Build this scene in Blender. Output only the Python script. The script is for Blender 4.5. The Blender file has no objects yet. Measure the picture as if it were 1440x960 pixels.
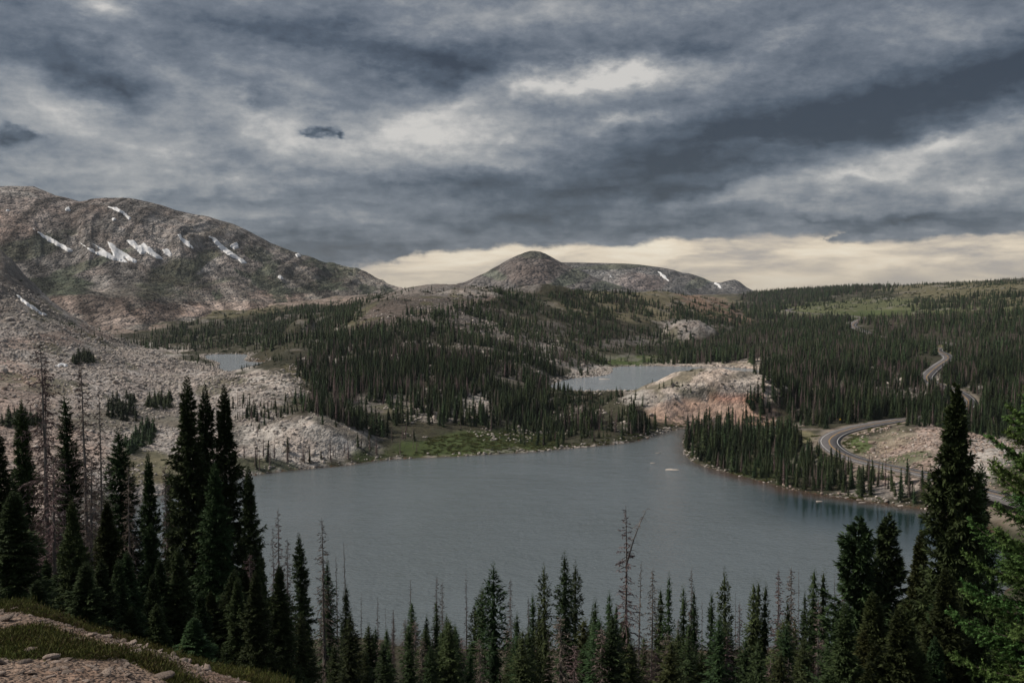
import bpy, math, random
import numpy as np

random.seed(7)
RNG = np.random.default_rng(7)
sc = bpy.context.scene
COL = sc.collection

# ------------------------------------------------------------------ camera
F = 1400.0                                   # focal length in photo pixels (1440 wide)
PITCH = math.atan(75.0 / F)
cam = bpy.data.objects.new('camera', bpy.data.cameras.new('camera'))
COL.objects.link(cam)
cam.data.sensor_width = 36.0
cam.data.lens = 36.0 * F / 1440.0
cam.data.clip_start = 0.5
cam.data.clip_end = 60000.0
cam.rotation_euler = (math.radians(90) - PITCH, 0, 0)
cam.location = (0, 0, 0)
sc.camera = cam
sc.render.resolution_x, sc.render.resolution_y = 1024, 682
sc.render.engine = 'CYCLES'
sc.cycles.use_denoising = True
sc.cycles.max_bounces = 5
sc.cycles.diffuse_bounces = 2
sc.cycles.glossy_bounces = 2
sc.cycles.transmission_bounces = 2
sc.cycles.volume_bounces = 0
sc.cycles.use_adaptive_sampling = True
sc.cycles.adaptive_threshold = 0.012
sc.view_settings.view_transform = 'Standard'
sc.view_settings.look = 'None'
sc.view_settings.exposure = 1.2
sc.view_settings.gamma = 1.0
sc.view_settings.use_curve_mapping = False

def ray(u, v):
    """photo pixel -> (X/Y, Z/Y) of the ray through it"""
    a = (np.asarray(u, float) - 720.0) / F
    b = -(np.asarray(v, float) - 480.0) / F
    cp, sp = math.cos(PITCH), math.sin(PITCH)
    y = cp + b * sp
    return a / y, (-sp + b * cp) / y

def pix(x, y, z):
    cp, sp = math.cos(PITCH), math.sin(PITCH)
    fwd = y * cp - z * sp
    up = y * sp + z * cp
    return 720.0 + F * x / fwd, 480.0 - F * up / fwd

# ------------------------------------------------------------------ node helpers
class NT:
    def __init__(self, tree):
        self.t = tree
    def n(self, kind, **kw):
        nd = self.t.nodes.new(kind)
        for k, v in kw.items():
            if k == 'ins':
                for kk, vv in v.items():
                    if isinstance(vv, bpy.types.NodeSocket):
                        self.t.links.new(vv, nd.inputs[kk])
                    else:
                        nd.inputs[kk].default_value = vv
            else:
                setattr(nd, k, v)
        return nd
    def m(self, op, a, b=None, c=None, clamp=False):
        nd = self.t.nodes.new('ShaderNodeMath')
        nd.operation = op
        nd.use_clamp = clamp
        for i, x in enumerate((a, b, c)):
            if x is None:
                continue
            if isinstance(x, bpy.types.NodeSocket):
                self.t.links.new(x, nd.inputs[i])
            else:
                nd.inputs[i].default_value = x
        return nd.outputs[0]
    def vm(self, op, a, b=None):
        nd = self.t.nodes.new('ShaderNodeVectorMath')
        nd.operation = op
        for i, x in enumerate((a, b)):
            if x is None:
                continue
            if isinstance(x, bpy.types.NodeSocket):
                self.t.links.new(x, nd.inputs[i])
            else:
                nd.inputs[i].default_value = x
        return nd.outputs[0]
    def mix(self, fac, a, b, blend='MIX'):
        nd = self.t.nodes.new('ShaderNodeMix')
        nd.data_type = 'RGBA'
        nd.blend_type = blend
        for i, x in ((0, fac), (6, a), (7, b)):
            if isinstance(x, bpy.types.NodeSocket):
                self.t.links.new(x, nd.inputs[i])
            else:
                nd.inputs[i].default_value = x if i == 0 else (*x[:3], 1.0)
        return nd.outputs[2]
    def ramp(self, fac, stops, interp='LINEAR'):
        nd = self.t.nodes.new('ShaderNodeValToRGB')
        cr = nd.color_ramp
        cr.interpolation = interp
        while len(cr.elements) < len(stops):
            cr.elements.new(0.5)
        for e, (p, c) in zip(cr.elements, stops):
            e.position = p
            e.color = (*c, 1.0) if len(c) == 3 else c
        self.t.links.new(fac, nd.inputs[0])
        return nd.outputs[0]
    def noise(self, vec, scale, detail=6, rough=0.55, dist=0.0, lac=2.0):
        nd = self.n('ShaderNodeTexNoise', ins={'Vector': vec, 'Scale': scale, 'Detail': detail,
                    'Roughness': rough, 'Distortion': dist, 'Lacunarity': lac})
        return nd
    def rng(self, x, a, b, c=0.0, d=1.0, smooth=True):
        nd = self.t.nodes.new('ShaderNodeMapRange')
        nd.interpolation_type = 'SMOOTHSTEP' if smooth else 'LINEAR'
        self.t.links.new(x, nd.inputs[0])
        for i, q in enumerate((a, b, c, d)):
            nd.inputs[i + 1].default_value = q
        return nd.outputs[0]
    def l(self, a, b):
        self.t.links.new(a, b)

# ------------------------------------------------------------------ world: heavy cloud deck over a clear warm band
SUN_EL, SUN_AZ = math.radians(44), math.radians(-82)     # sun high to the left, azimuth from +Y
world = bpy.data.worlds.new('World')
sc.world = world
world.use_nodes = True
wt = world.node_tree
wt.nodes.clear()
W = NT(wt)
geo = W.n('ShaderNodeTexCoord')
dirv = W.vm('NORMALIZE', geo.outputs['Generated'])
sep = W.n('ShaderNodeSeparateXYZ', ins={0: dirv})
dx, dy, dz = sep.outputs
az = W.m('ARCTAN2', dx, dy)
hor = W.m('SQRT', W.m('ADD', W.m('MULTIPLY', dx, dx), W.m('MULTIPLY', dy, dy)))
tanel = W.m('DIVIDE', dz, W.m('MAXIMUM', hor, 0.02))
Uc = W.m('MULTIPLY_ADD', az, 14.0, 7.20)                  # units of 100 photo pixels
Vc = W.m('MULTIPLY_ADD', tanel, -14.0, 4.05)
# cloud plane coordinates (perspective of a flat deck)
den = W.m('ADD', W.m('MAXIMUM', dz, 0.0), 0.10)
cp_ = W.n('ShaderNodeCombineXYZ', ins={0: W.m('DIVIDE', dx, den), 1: W.m('DIVIDE', dy, den), 2: 0.0}).outputs[0]
uv = W.n('ShaderNodeCombineXYZ', ins={0: Uc, 1: W.m('MULTIPLY', Vc, 1.75), 2: W.m('MULTIPLY', dz, 3.0)}).outputs[0]
nw = W.noise(uv, 0.42, 9, 0.60)
warp = W.vm('MULTIPLY', W.vm('SUBTRACT', nw.outputs['Color'], (0.5, 0.5, 0.5)), (2.3, 1.05, 0.0))
uvb = W.vm('ADD', W.n('ShaderNodeCombineXYZ', ins={0: Uc, 1: Vc, 2: 0.0}).outputs[0], warp)
nwf = W.noise(uv, 2.2, 8, 0.62)
uvb = W.vm('ADD', uvb, W.vm('MULTIPLY', W.vm('SUBTRACT', nwf.outputs['Color'], (0.5, 0.5, 0.5)), (0.55, 0.30, 0.0)))
def blob_xy(u, v):
    return 7.20 + 14.0 * math.atan((u - 720) / F), 4.05 - (405 - v) / 100.0 / math.sqrt(1 + ((u - 720) / F) ** 2)
BLOBS = [  # u, v, rx, ry, rot(deg), weight
    (580, 185, 250, 62, -4, .42), (430, 205, 150, 50, 10, .26), (90, 165, 130, 60, -10, .30), (130, 15, 80, 36, 10, .34), (330, 150, 120, 28, 20, .20),
    (250, 100, 110, 26, 5, .16), (60, 250, 130, 34, 0, .18), (220, 215, 120, 50, 0, .20), (640, 145, 110, 26, -20, .22),
    (860, 112, 190, 30, -6, .62), (760, 122, 90, 26, -14, .30), (870, 168, 70, 15, -5, .28), (770, 25, 200, 40, -4, .20), (1090, 55, 130, 30, -4, .20),
    (1320, 200, 120, 30, -18, .40), (1180, 258, 170, 24, -8, .36), (1390, 275, 180, 26, 0, .26), (1340, 50, 140, 50, 0, .14), (1400, 190, 80, 30, 0, .20),
    (690, 225, 90, 16, 0, .18), (1060, 215, 150, 14, 0, .16), (300, 262, 140, 22, 0, .18), (640, 292, 150, 15, 0, .14), (420, 268, 90, 16, 0, .10),
    (200, 272, 120, 14, 0, .12), (380, 318, 120, 14, 0, .10), (1000, 296, 150, 14, 0, .14), (560, 60, 130, 18, 0, .10), (700, 200, 60, 14, -20, .16), (10, 100, 60, 20, 0, .12),
    (520, 78, 260, 48, 12, -.30), (60, 75, 180, 46, 0, -.26), (165, 128, 70, 44, 40, -.40), (350, 130, 80, 22, 15, -.20), (640, 100, 150, 34, 10, -.22), (320, 40, 160, 30, 0, -.14),
    (960, 230, 380, 60, -10, -.30), (1230, 140, 380, 70, -8, -.38), (1020, 70, 300, 30, 0, -.18), (1410, 100, 110, 90, 0, -.22), (700, 70, 160, 40, 0, -.12), (1150, 190, 250, 40, -4, -.2),
    (600, 250, 260, 26, -6, -.22), (500, 350, 320, 26, 0, -.26), (760, 300, 280, 30, 0, -.24), (860, 265, 160, 22, 0, -.2), (30, 20, 120, 30, 0, -.1), (330, 290, 160, 12, 0, -.12),
    (436, 187, 22, 7, -6, -.62), (462, 182, 26, 9, 0, -.72), (488, 185, 15, 5, 8, -.6), (24, 201, 26, 12, 0, -.42), (46, 197, 18, 9, 20, -.36), (1280, 322, 160, 16, -4, -.36), (1020, 268, 260, 16, 0, -.2), (1060, 245, 180, 12, 0, -.14), (1150, 318, 120, 8, 0, -.2), (900, 322, 160, 12, 0, -.16),
]
acc = None
for (u, v, rx, ry, rot, w) in BLOBS:
    bx, by = blob_xy(u, v)
    mp = W.n('ShaderNodeMapping', vector_type='TEXTURE')
    W.l(uvb, mp.inputs[0])
    mp.inputs[1].default_value = (bx, by, 0)
    mp.inputs[2].default_value = (0, 0, math.radians(rot))
    mp.inputs[3].default_value = (rx / 100 * 1.35, ry / 100 * 1.35, 1)
    g = W.n('ShaderNodeTexGradient', gradient_type='QUADRATIC_SPHERE', ins={0: mp.outputs[0]})
    acc = W.m('MULTIPLY_ADD', g.outputs[1], w * 1.5, acc if acc is not None else 0.0)
n1 = W.noise(uv, 0.55, 8, 0.58, 0.2).outputs[0]
n2 = W.noise(cp_, 1.7, 10, 0.64, 0.25).outputs[0]
n3 = W.noise(uv, 3.0, 9, 0.68, 0.1).outputs[0]
dens = W.m('ADD', acc, W.m('MULTIPLY_ADD', W.m('SUBTRACT', n1, 0.5), 0.62, 0.45))
dens = W.m('MULTIPLY_ADD', W.m('SUBTRACT', n2, 0.5), 0.70, dens)
dens = W.m('MULTIPLY_ADD', W.m('SUBTRACT', n3, 0.5), 0.62, dens)
dens = W.m('MULTIPLY_ADD', W.m('SUBTRACT', dens, 0.45), 0.84, 0.44)
cloud = W.ramp(dens, [(0, (0.0129, 0.0172, 0.0252)), (0.22, (0.0315, 0.0405, 0.0543)), (0.45, (0.0732, 0.0832, 0.0988)), (0.68, (0.1488, 0.153, 0.1573)), (0.92, (0.2746, 0.2657, 0.2514))])
# warm clear band under the deck
fc = W.n('ShaderNodeFloatCurve')
edge_pts = [(-800, 402), (300, 400), (470, 392), (500, 373), (575, 359), (650, 350), (740, 344), (850, 346), (905, 342),
            (1000, 334), (1100, 329), (1172, 329), (1188, 342), (1260, 339), (1350, 333), (1440, 322), (1900, 330), (2800, 402)]
cv = fc.mapping.curves[0]
pts = []
for (u, v) in edge_pts:
    bx, by = blob_xy(u, v) if 0 <= u <= 1440 else (u / 100, v / 100)
    pts.append(((bx + 10) / 40, (by - 3.0) / 1.2))
pts = sorted(pts)
while len(cv.points) < len(pts):
    cv.points.new(0.5, 0.5)
for p, (a, b) in zip(cv.points, pts):
    p.location = (a, b)
    p.handle_type = 'VECTOR'
fc.mapping.update()
W.l(W.m('MULTIPLY_ADD', W.m('ADD', Uc, W.m('MULTIPLY', W.m('SUBTRACT', nwf.outputs[0], 0.5), 1.4)), 1 / 40, 0.25), fc.inputs[1])
edge = W.m('MULTIPLY_ADD', fc.outputs[0], 1.2, 3.0)
ne = W.noise(uv, 1.6, 6, 0.6).outputs[0]
below = W.m('SUBTRACT', W.m('MULTIPLY_ADD', W.m('SUBTRACT', ne, 0.5), 0.34, Vc), edge)
wmask = W.rng(below, -0.035, 0.055)
sky = W.n('ShaderNodeTexSky', sky_type='NISHITA', sun_disc=False, sun_elevation=SUN_EL, sun_rotation=SUN_AZ)
bandn = W.noise(W.n('ShaderNodeCombineXYZ', ins={0: Uc, 1: W.m('MULTIPLY', Vc, 5.0), 2: 3.3}).outputs[0], 0.7, 9, 0.6, 0.3).outputs[0]
band = W.ramp(bandn, [(0.36, (0.189, 0.1704, 0.153)), (0.45, (0.2746, 0.2375, 0.1914)), (0.54, (0.3651, 0.3115, 0.2403)), (0.66, (0.4161, 0.3722, 0.2989))])
# the band is thinner and greyer close to the horizon
band = W.mix(W.rng(Vc, 3.62, 4.05, 0.0, 0.45), band, (0.2036, 0.1796, 0.1447))
col = W.mix(wmask, cloud, band)
# below the horizon: dull ground tone
col = W.mix(W.rng(dz, -0.03, -0.005, 1.0, 0.0), col, (.06, .065, .06))
bg1 = W.n('ShaderNodeBackground', ins={'Color': col, 'Strength': 1.0})
bg2 = W.n('ShaderNodeBackground', ins={'Color': sky.outputs[0], 'Strength': 0.05})
mixs = W.n('ShaderNodeMixShader', ins={0: 0.06})
W.l(bg1.outputs[0], mixs.inputs[1])
W.l(bg2.outputs[0], mixs.inputs[2])
out = W.n('ShaderNodeOutputWorld')
W.l(mixs.outputs[0], out.inputs[0])
world.cycles.sampling_method = 'MANUAL'
world.cycles.sample_map_resolution = 512

sun = bpy.data.objects.new('sun', bpy.data.lights.new('sun', 'SUN'))
COL.objects.link(sun)
sun.data.energy = 1.5
sun.data.angle = math.radians(11)
sun.data.color = (1.0, 0.93, 0.83)
sun.rotation_euler = (math.pi / 2 - SUN_EL, 0, math.pi - SUN_AZ)

# ------------------------------------------------------------------ numpy noise
_tab = np.random.default_rng(11).random((8, 256, 256))
def vnoise(x, y, k=0):
    T = _tab[k % 8]
    xi = np.floor(x).astype(np.int64); yi = np.floor(y).astype(np.int64)
    fx = x - xi; fy = y - yi
    fx = fx * fx * (3 - 2 * fx); fy = fy * fy * (3 - 2 * fy)
    x0 = (xi + 17 * k) & 255; x1 = (x0 + 1) & 255; y0 = yi & 255; y1 = (yi + 1) & 255
    a = T[x0, y0]; b = T[x1, y0]; c = T[x0, y1]; d = T[x1, y1]
    return (a * (1 - fx) + b * fx) * (1 - fy) + (c * (1 - fx) + d * fx) * fy - 0.5
def fbm(x, y, octv=4, k=0, gain=0.5):
    s = 0; a = 1.0; tot = 0
    for i in range(octv):
        ca, sa = math.cos(0.6 * i), math.sin(0.6 * i)
        s = s + a * vnoise((x * ca - y * sa) * 2 ** i + 31.7 * i, (x * sa + y * ca) * 2 ** i - 12.3 * i, k + i)
        tot += a; a *= gain
    return s / tot * 2
def ridged(x, y, octv=4, k=0):
    s = 0; a = 1.0; tot = 0
    for i in range(octv):
        s = s + a * (1 - np.abs(vnoise(x * 2 ** i + 9.1 * i, y * 2 ** i, k + i)) * 4)
        tot += a; a *= 0.5
    return s / tot
def sst(x, a, b):
    t = np.clip((x - a) / (b - a), 0, 1)
    return t * t * (3 - 2 * t)

def seg_dist(px, py, poly, closed=True):
    """distance to a polyline; returns dist, parameter index (float)"""
    best = np.full(px.shape, 1e18); par = np.zeros(px.shape)
    n = len(poly)
    for i in range(n if closed else n - 1):
        ax, ay = poly[i][:2]; bx, by = poly[(i + 1) % n][:2]
        ex, ey = bx - ax, by - ay
        L = ex * ex + ey * ey + 1e-9
        t = np.clip(((px - ax) * ex + (py - ay) * ey) / L, 0, 1)
        d = (px - ax - t * ex) ** 2 + (py - ay - t * ey) ** 2
        m = d < best
        best = np.where(m, d, best); par = np.where(m, i + t, par)
    return np.sqrt(best), par
def inside(px, py, poly):
    c = np.zeros(px.shape, bool)
    n = len(poly)
    for i in range(n):
        ax, ay = poly[i][:2]; bx, by = poly[(i + 1) % n][:2]
        if ay == by:
            continue
        cond = ((ay > py) != (by > py)) & (px < (bx - ax) * (py - ay) / (by - ay) + ax)
        c ^= cond
    return c

def onplane(u, v, z):
    t, s = ray(u, v)
    Y = z / s
    return float(t * Y), float(Y), float(z)

# ------------------------------------------------------------------ lakes (photo outlines laid on their level planes)
MAIN_Z, RIGHT_Z, LEFT_Z = -70.0, -60.0, -54.0
def smooth_poly(p, it=2):
    p = [tuple(q[:2]) for q in p]
    for _ in range(it):
        q = []
        for i in range(len(p)):
            a, b = p[i], p[(i + 1) % len(p)]
            q.append((a[0] * .75 + b[0] * .25, a[1] * .75 + b[1] * .25))
            q.append((a[0] * .25 + b[0] * .75, a[1] * .25 + b[1] * .75))
        p = q
    return p
main_px = [(150, 770), (175, 712), (250, 688), (310, 676), (360, 667), (400, 662), (440, 658), (485, 655), (520, 648), (560, 645),
           (600, 643), (650, 641), (700, 638), (740, 636), (790, 631), (850, 626), (900, 620), (920, 612), (940, 606),
           (962, 602), (985, 598), (1030, 597), (1075, 598), (1110, 600), (1128, 603), (1110, 608), (1060, 606.5), (1010, 606),
           (975, 606), (962, 613), (960, 632), (968, 647), (990, 656), (1010, 661), (1060, 674), (1110, 688), (1170, 698),
           (1230, 706), (1290, 714), (1340, 720), (1400, 745), (1440, 800), (1380, 880), (1200, 912), (1050, 918), (900, 920),
           (700, 918), (600, 912), (540, 905), (500, 902), (400, 905), (250, 900), (160, 850)]
lake_main = smooth_poly([onplane(u, v, MAIN_Z) for u, v in main_px], 2)
right_px = [(770, 541), (800, 532), (830, 530), (856, 527), (862, 521), (858, 516), (900, 514.5), (950, 514.5), (990, 516),
            (1060, 517), (1075, 524), (1000, 540), (940, 549), (900, 549.5), (860, 549.5), (810, 550), (780, 548)]
lake_right = smooth_poly([onplane(u, v, RIGHT_Z) for u, v in right_px], 2)
left_px = [(285, 500), (300, 498), (340, 497.5), (352, 499), (345, 505), (346, 508), (372, 509), (376, 511), (350, 519), (335, 523),
           (318, 523), (306, 518), (310, 510), (290, 505)]
lake_left = smooth_poly([onplane(u, v, LEFT_Z) for u, v in left_px], 2)
LAKES = [(lake_main, MAIN_Z), (lake_right, RIGHT_Z), (lake_left, LEFT_Z)]

# ------------------------------------------------------------------ road centre line
road_px = [(1620, 790, -60.5), (1520, 740, -61.3), (1440, 707, -62.2), (1370, 688, -63), (1300, 667.5, -64), (1230, 653, -64.8),
           (1192, 642, -65), (1172, 631, -65), (1166, 620.5, -65), (1176, 611, -64.8), (1198, 603.5, -64.2), (1226, 597.5, -63.5),
           (1262, 591.5, -62.5), (1300, 588, -61.5), (1345, 580, -60.4), (1362, 566, -59.4), (1345, 551, -58.6), (1316, 541, -58.0), (1303, 533, -57.5), (1308, 524, -56.5), (1320, 514, -55),
           (1333, 505, -53.8), (1330, 499, -53), (1320, 494.5, -52.5), (1322, 490.5, -51.8), (1345, 487, -51), (1330, 482, -50), (1280, 478, -49), (1235, 473, -47.3),
           (1212, 465, -45), (1199, 458, -43.2), (1205, 452, -41.5), (1213, 446.5, -39.8), (1180, 443.5, -38.8), (1130, 440, -37), (1108, 437, -35.5), (1118, 434, -34.5)]
def catmull(P, n):
    P = np.array(P, float); o = []
    Q = np.vstack([2 * P[0] - P[1], P, 2 * P[-1] - P[-2]])
    for i in range(1, len(Q) - 2):
        for k in range(n):
            t = k / n
            o.append(.5 * ((2 * Q[i]) + (-Q[i - 1] + Q[i + 1]) * t + (2 * Q[i - 1] - 5 * Q[i] + 4 * Q[i + 1] - Q[i + 2]) * t * t
                           + (-Q[i - 1] + 3 * Q[i] - 3 * Q[i + 1] + Q[i + 2]) * t ** 3))
    o.append(P[-1])
    return np.array(o)
road_ctrl = [onplane(u, v, z) for u, v, z in road_px]
road_line = catmull(road_ctrl, 8)
road_coarse = catmull(road_ctrl, 4)

# ------------------------------------------------------------------ ground height field
CT = []                                        # control points t, lnY, z
def cu(u, v, Y):
    t, s = ray(u, v)
    CT.append((float(t), math.log(Y), float(s) * Y))
def cr(t, Y, z):
    CT.append((t, math.log(Y), z))
for row in [(2, [(-.9, -1.8), (0, -2.0), (.9, -2.3)]),
            (8, [(-.9, -2.6), (-.51, -3.15), (-.25, -3.9), (0, -4.8), (.5, -6.4), (.9, -7.5)]),
            (13, [(-.9, -3.7), (-.51, -4.22), (-.38, -4.75), (-.25, -5.25), (0, -7.2), (.5, -9), (.9, -10)]),
            (20, [(-.9, -7.2), (-.51, -8.0), (-.25, -9.6), (0, -10.6), (.5, -12), (.9, -13)]),
            (38, [(-.9, -13), (-.51, -14.4), (-.25, -15.5), (0, -18), (.5, -20), (.9, -21)]),
            (80, [(-.9, -28), (-.5, -32), (-.25, -34), (0, -36), (.5, -37), (.9, -37)]),
            (130, [(-.9, -40), (-.5, -48), (-.25, -51), (0, -53), (.5, -54), (.9, -52)]),
            (185, [(-.9, -44), (-.5, -58), (-.25, -66), (0, -67), (.3, -67), (.6, -60), (.9, -50)]),
            (300, [(-.9, -38), (-.5, -60), (.62, -58), (.9, -45)]),
            (4200, [(-.9, -20), (-.5, -20), (-.2, -25), (0, -30), (.2, -30), (.5, -20), (.9, -20)]),
            (9000, [(-.9, -60), (0, -60), (.9, -60)]), (30000, [(-.9, -250), (0, -250), (.9, -250)])]:
    for (t, z) in row[1]:
        cr(t, row[0], z)
for a in [(0, 600, 380), (0, 520, 480), (0, 450, 600), (0, 400, 680), (0, 366, 760), (-120, 340, 760), (-120, 500, 480), (-120, 600, 350),
          (30, 400, 720), (70, 440, 690), (150, 480, 690), (220, 500, 690), (300, 521, 640),
          (100, 520, 520), (200, 560, 480), (300, 580, 460), (100, 600, 400), (200, 640, 370), (400, 540, 520), (400, 512, 600),
          (430, 482, 720), (250, 492, 880), (450, 470, 950), (350, 445, 1300), (480, 425, 1500), (550, 412, 1700), (200, 470, 1100),
          (50, 470, 1100), (-100, 470, 1100), (150, 478, 900),
          (440, 500, 680), (430, 560, 500), (500, 560, 500), (500, 500, 640), (500, 460, 790), (500, 440, 900), (520, 428, 950),
          (545, 416, 1050), (610, 560, 510), (610, 500, 650), (610, 450, 800), (610, 422, 920), (610, 401, 1050), (575, 406, 1060),
          (680, 405, 1080), (680, 430, 950), (680, 480, 730), (680, 540, 560), (680, 600, 460), (760, 410, 1150), (760, 440, 950),
          (760, 480, 780), (760, 520, 640), (760, 560, 560), (760, 600, 490), (850, 414, 1250), (850, 440, 1050), (850, 480, 870),
          (850, 510, 780), (930, 409, 1350), (930, 440, 1150), (930, 480, 950), (930, 511, 790), (1000, 422, 1400), (1050, 445, 1350),
          (1000, 472, 1050), (850, 572, 530), (870, 600, 470), (640, 625, 427), (540, 625, 420),
          (1100, 590, 485), (1200, 585, 485), (1300, 590, 468), (1440, 600, 440), (1100, 540, 610), (1200, 540, 600), (1250, 530, 640),
          (1440, 530, 620), (1100, 490, 850), (1200, 490, 850), (1420, 490, 780), (1100, 458, 1250), (1300, 445, 1200),
          (1440, 437, 1100), (1150, 430, 1700), (1250, 423, 1700), (1350, 413, 1700), (1440, 403, 1600), (1100, 410, 2600),
          (1200, 405, 2500), (1300, 400, 2300), (1370, 397, 2200), (1440, 391, 2000), (1560, 380, 1900), (1060, 414, 2600),
          (1000, 418, 2600), (1600, 500, 600), (1600, 440, 1000),
          (1300, 640, 362), (1330, 615, 385), (1270, 604, 420), (1210, 616, 416), (1400, 636, 345), (1390, 620, 400), (1240, 632, 392),
          (1050, 650, 397), (1120, 640, 402), (1115, 618, 437), (1000, 630, 430), (1200, 680, 346)]:
    cu(*a)
for u, Y, z in [(620, 1700, -25), (760, 1800, -30), (930, 1900, -35), (1050, 1900, -38), (620, 1300, -12), (60, 950, -20), (0, 1000, -20),
                (1330, 460, -62.5)]:
    t, s = ray(u, 400)
    cr(float(t), Y, z)
for p in road_ctrl:
    cr(p[0] / p[1], p[1], p[2])
CT = np.array(CT)
KT = 3.2
cx_, cy_, cz_ = CT[:, 0] * KT, CT[:, 1], CT[:, 2]
n_ = len(CT)
def kern(r):
    return -r
A = kern(np.sqrt((cx_[:, None] - cx_) ** 2 + (cy_[:, None] - cy_) ** 2 + 0.0008))
A[np.diag_indices(n_)] -= 1e-3
P = np.stack([np.ones(n_), cx_, cy_], 1)
M = np.block([[A, P], [P.T, np.zeros((3, 3))]])
sol = np.linalg.solve(M, np.concatenate([cz_, [0, 0, 0]]))
def rbf(x, y):
    x = np.asarray(x, float); y = np.asarray(y, float)
    sh = x.shape
    a = (x / y * KT).ravel(); b = np.log(y).ravel()
    o = np.empty(a.shape)
    for i in range(0, len(a), 100000):
        s = slice(i, i + 100000)
        k = kern(np.sqrt((a[s][:, None] - cx_) ** 2 + (b[s][:, None] - cy_) ** 2 + 0.0008))
        o[s] = k @ sol[:n_] + sol[n_] + sol[n_ + 1] * a[s] + sol[n_ + 2] * b[s]
    return o.reshape(sh)

def domes(x, y, z):
    # granite dome by the far lake, with its bench and left arm
    def d(cx, cy, rx, ryf, ryb, top, base, p, z, rough=0.0, k=1):
        ry = np.where(y < cy, ryf, ryb)
        r = np.sqrt(((x - cx) / rx) ** 2 + ((y - cy) / ry) ** 2) + 0.10 * fbm(x / (rx * .5), y / (rx * .5), 3, k)
        h = base + (top - base) * np.clip(1 - np.clip(r, 0, 2) ** p, -1, 1)
        return np.maximum(z, np.where(r < 1.15, h + rough * fbm(x / 9, y / 9, 3, k + 2), -1e9))
    z = d(112, 548, 58, 49, 40, -43.5, -70.5, 2.6, z, .9, 1)
    z = d(76, 528, 32, 30, 28, -53.5, -68, 2.2, z, 1.0, 2)
    z = d(150, 560, 30, 48, 40, -55, -69, 2.2, z, 1.0, 3)
    # knoll on the near left shore
    z = d(-86, 428, 34, 42, 35, -54.6, -69, 1.9, z, 1.2, 4)
    # bedrock outcrops
    z = d(178, 1010, 34, 30, 30, -33, -52, 2.0, z, 2.0, 5)
    z = d(-42, 985, 60, 50, 40, 0.5, -22, 2.0, z, 2.5, 6)
    z = d(30, 1120, 60, 40, 40, 2.5, -14, 2.0, z, 2.5, 7)
    z = d(-165, 800, 22, 26, 26, -25, -42, 2.0, z, 1.5, 2)
    z = d(-110, 905, 40, 40, 40, -8, -28, 2.0, z, 1.5, 3)
    return z

def H(x, y, detail=True):
    x = np.asarray(x, float); y = np.asarray(y, float)
    z = rbf(x, y)
    z = np.where(y < 9, np.minimum(z, -1.6 - .19 * y), z)
    z = domes(x, y, z)
    rd, rp = seg_dist(x, y, road_coarse, False)
    i0 = np.clip(rp.astype(int), 0, len(road_coarse) - 2)
    rz = road_coarse[i0, 2] * (1 - (rp - i0)) + road_coarse[i0 + 1, 2] * (rp - i0)
    damp = sst(rd, 5, 25)
    if detail:
        near = sst(y, 15, 120)
        a1 = np.clip(y * 0.0040, 0, 4.5) * near
        rough = 1 + 0.9 * sst(x / y, -.1, -.3) + 2.2 * sst(x / y, -.45, -.52) * sst(y, 560, 640) * sst(y, 1000, 850)
        z = z + damp * a1 * rough * (fbm(x / 55, y / 55, 4, 1) * 1.0 + ridged(x / 26, y / 26, 3, 3) * 0.35 - .2) * sst(y, 60, 350) \
              + damp * (.05 + near * .55) * fbm(x / (1.2 + near * 7), y / (1.2 + near * 7), 4, 5)
    z = np.where(rd < 30, z + (rz - z) * (1 - sst(rd, 6.0, 15)), z)
    for poly, lev in LAKES:
        P_ = np.array(poly)
        lo = P_.min(0) - 70; hi = P_.max(0) + 70
        m = (x > lo[0]) & (x < hi[0]) & (y > lo[1]) & (y < hi[1])
        if not m.any():
            continue
        xm, ym, zm = x[m], y[m], z[m]
        d, _ = seg_dist(xm, ym, poly)
        d = d + 1.1 * fbm(xm / 7, ym / 7, 3, 6) * np.minimum(1, 1)
        ins = inside(xm, ym, poly)
        sd = np.where(ins, -d, d)
        floor_ = lev - 0.25 - np.clip(-sd, 0, 60) * 0.09
        wd = sst(sd, 0, 26)
        shore = lev + 0.15 + np.clip(sd, 0, 14) * 0.06 - np.clip(sd - 14, 0, 100) * 0.4
        zo = shore + (np.maximum(zm, shore) - shore) * np.clip(sd / 16, 0, 1) ** .8
        z[m] = np.where(sd > 0, zo, floor_)
    return z

def shore_sd(x, y):
    best = np.full(x.shape, 1e9)
    for poly, lev in LAKES:
        d, _ = seg_dist(x, y, poly)
        best = np.minimum(best, np.where(inside(x, y, poly), -d, d))
    return best

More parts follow.
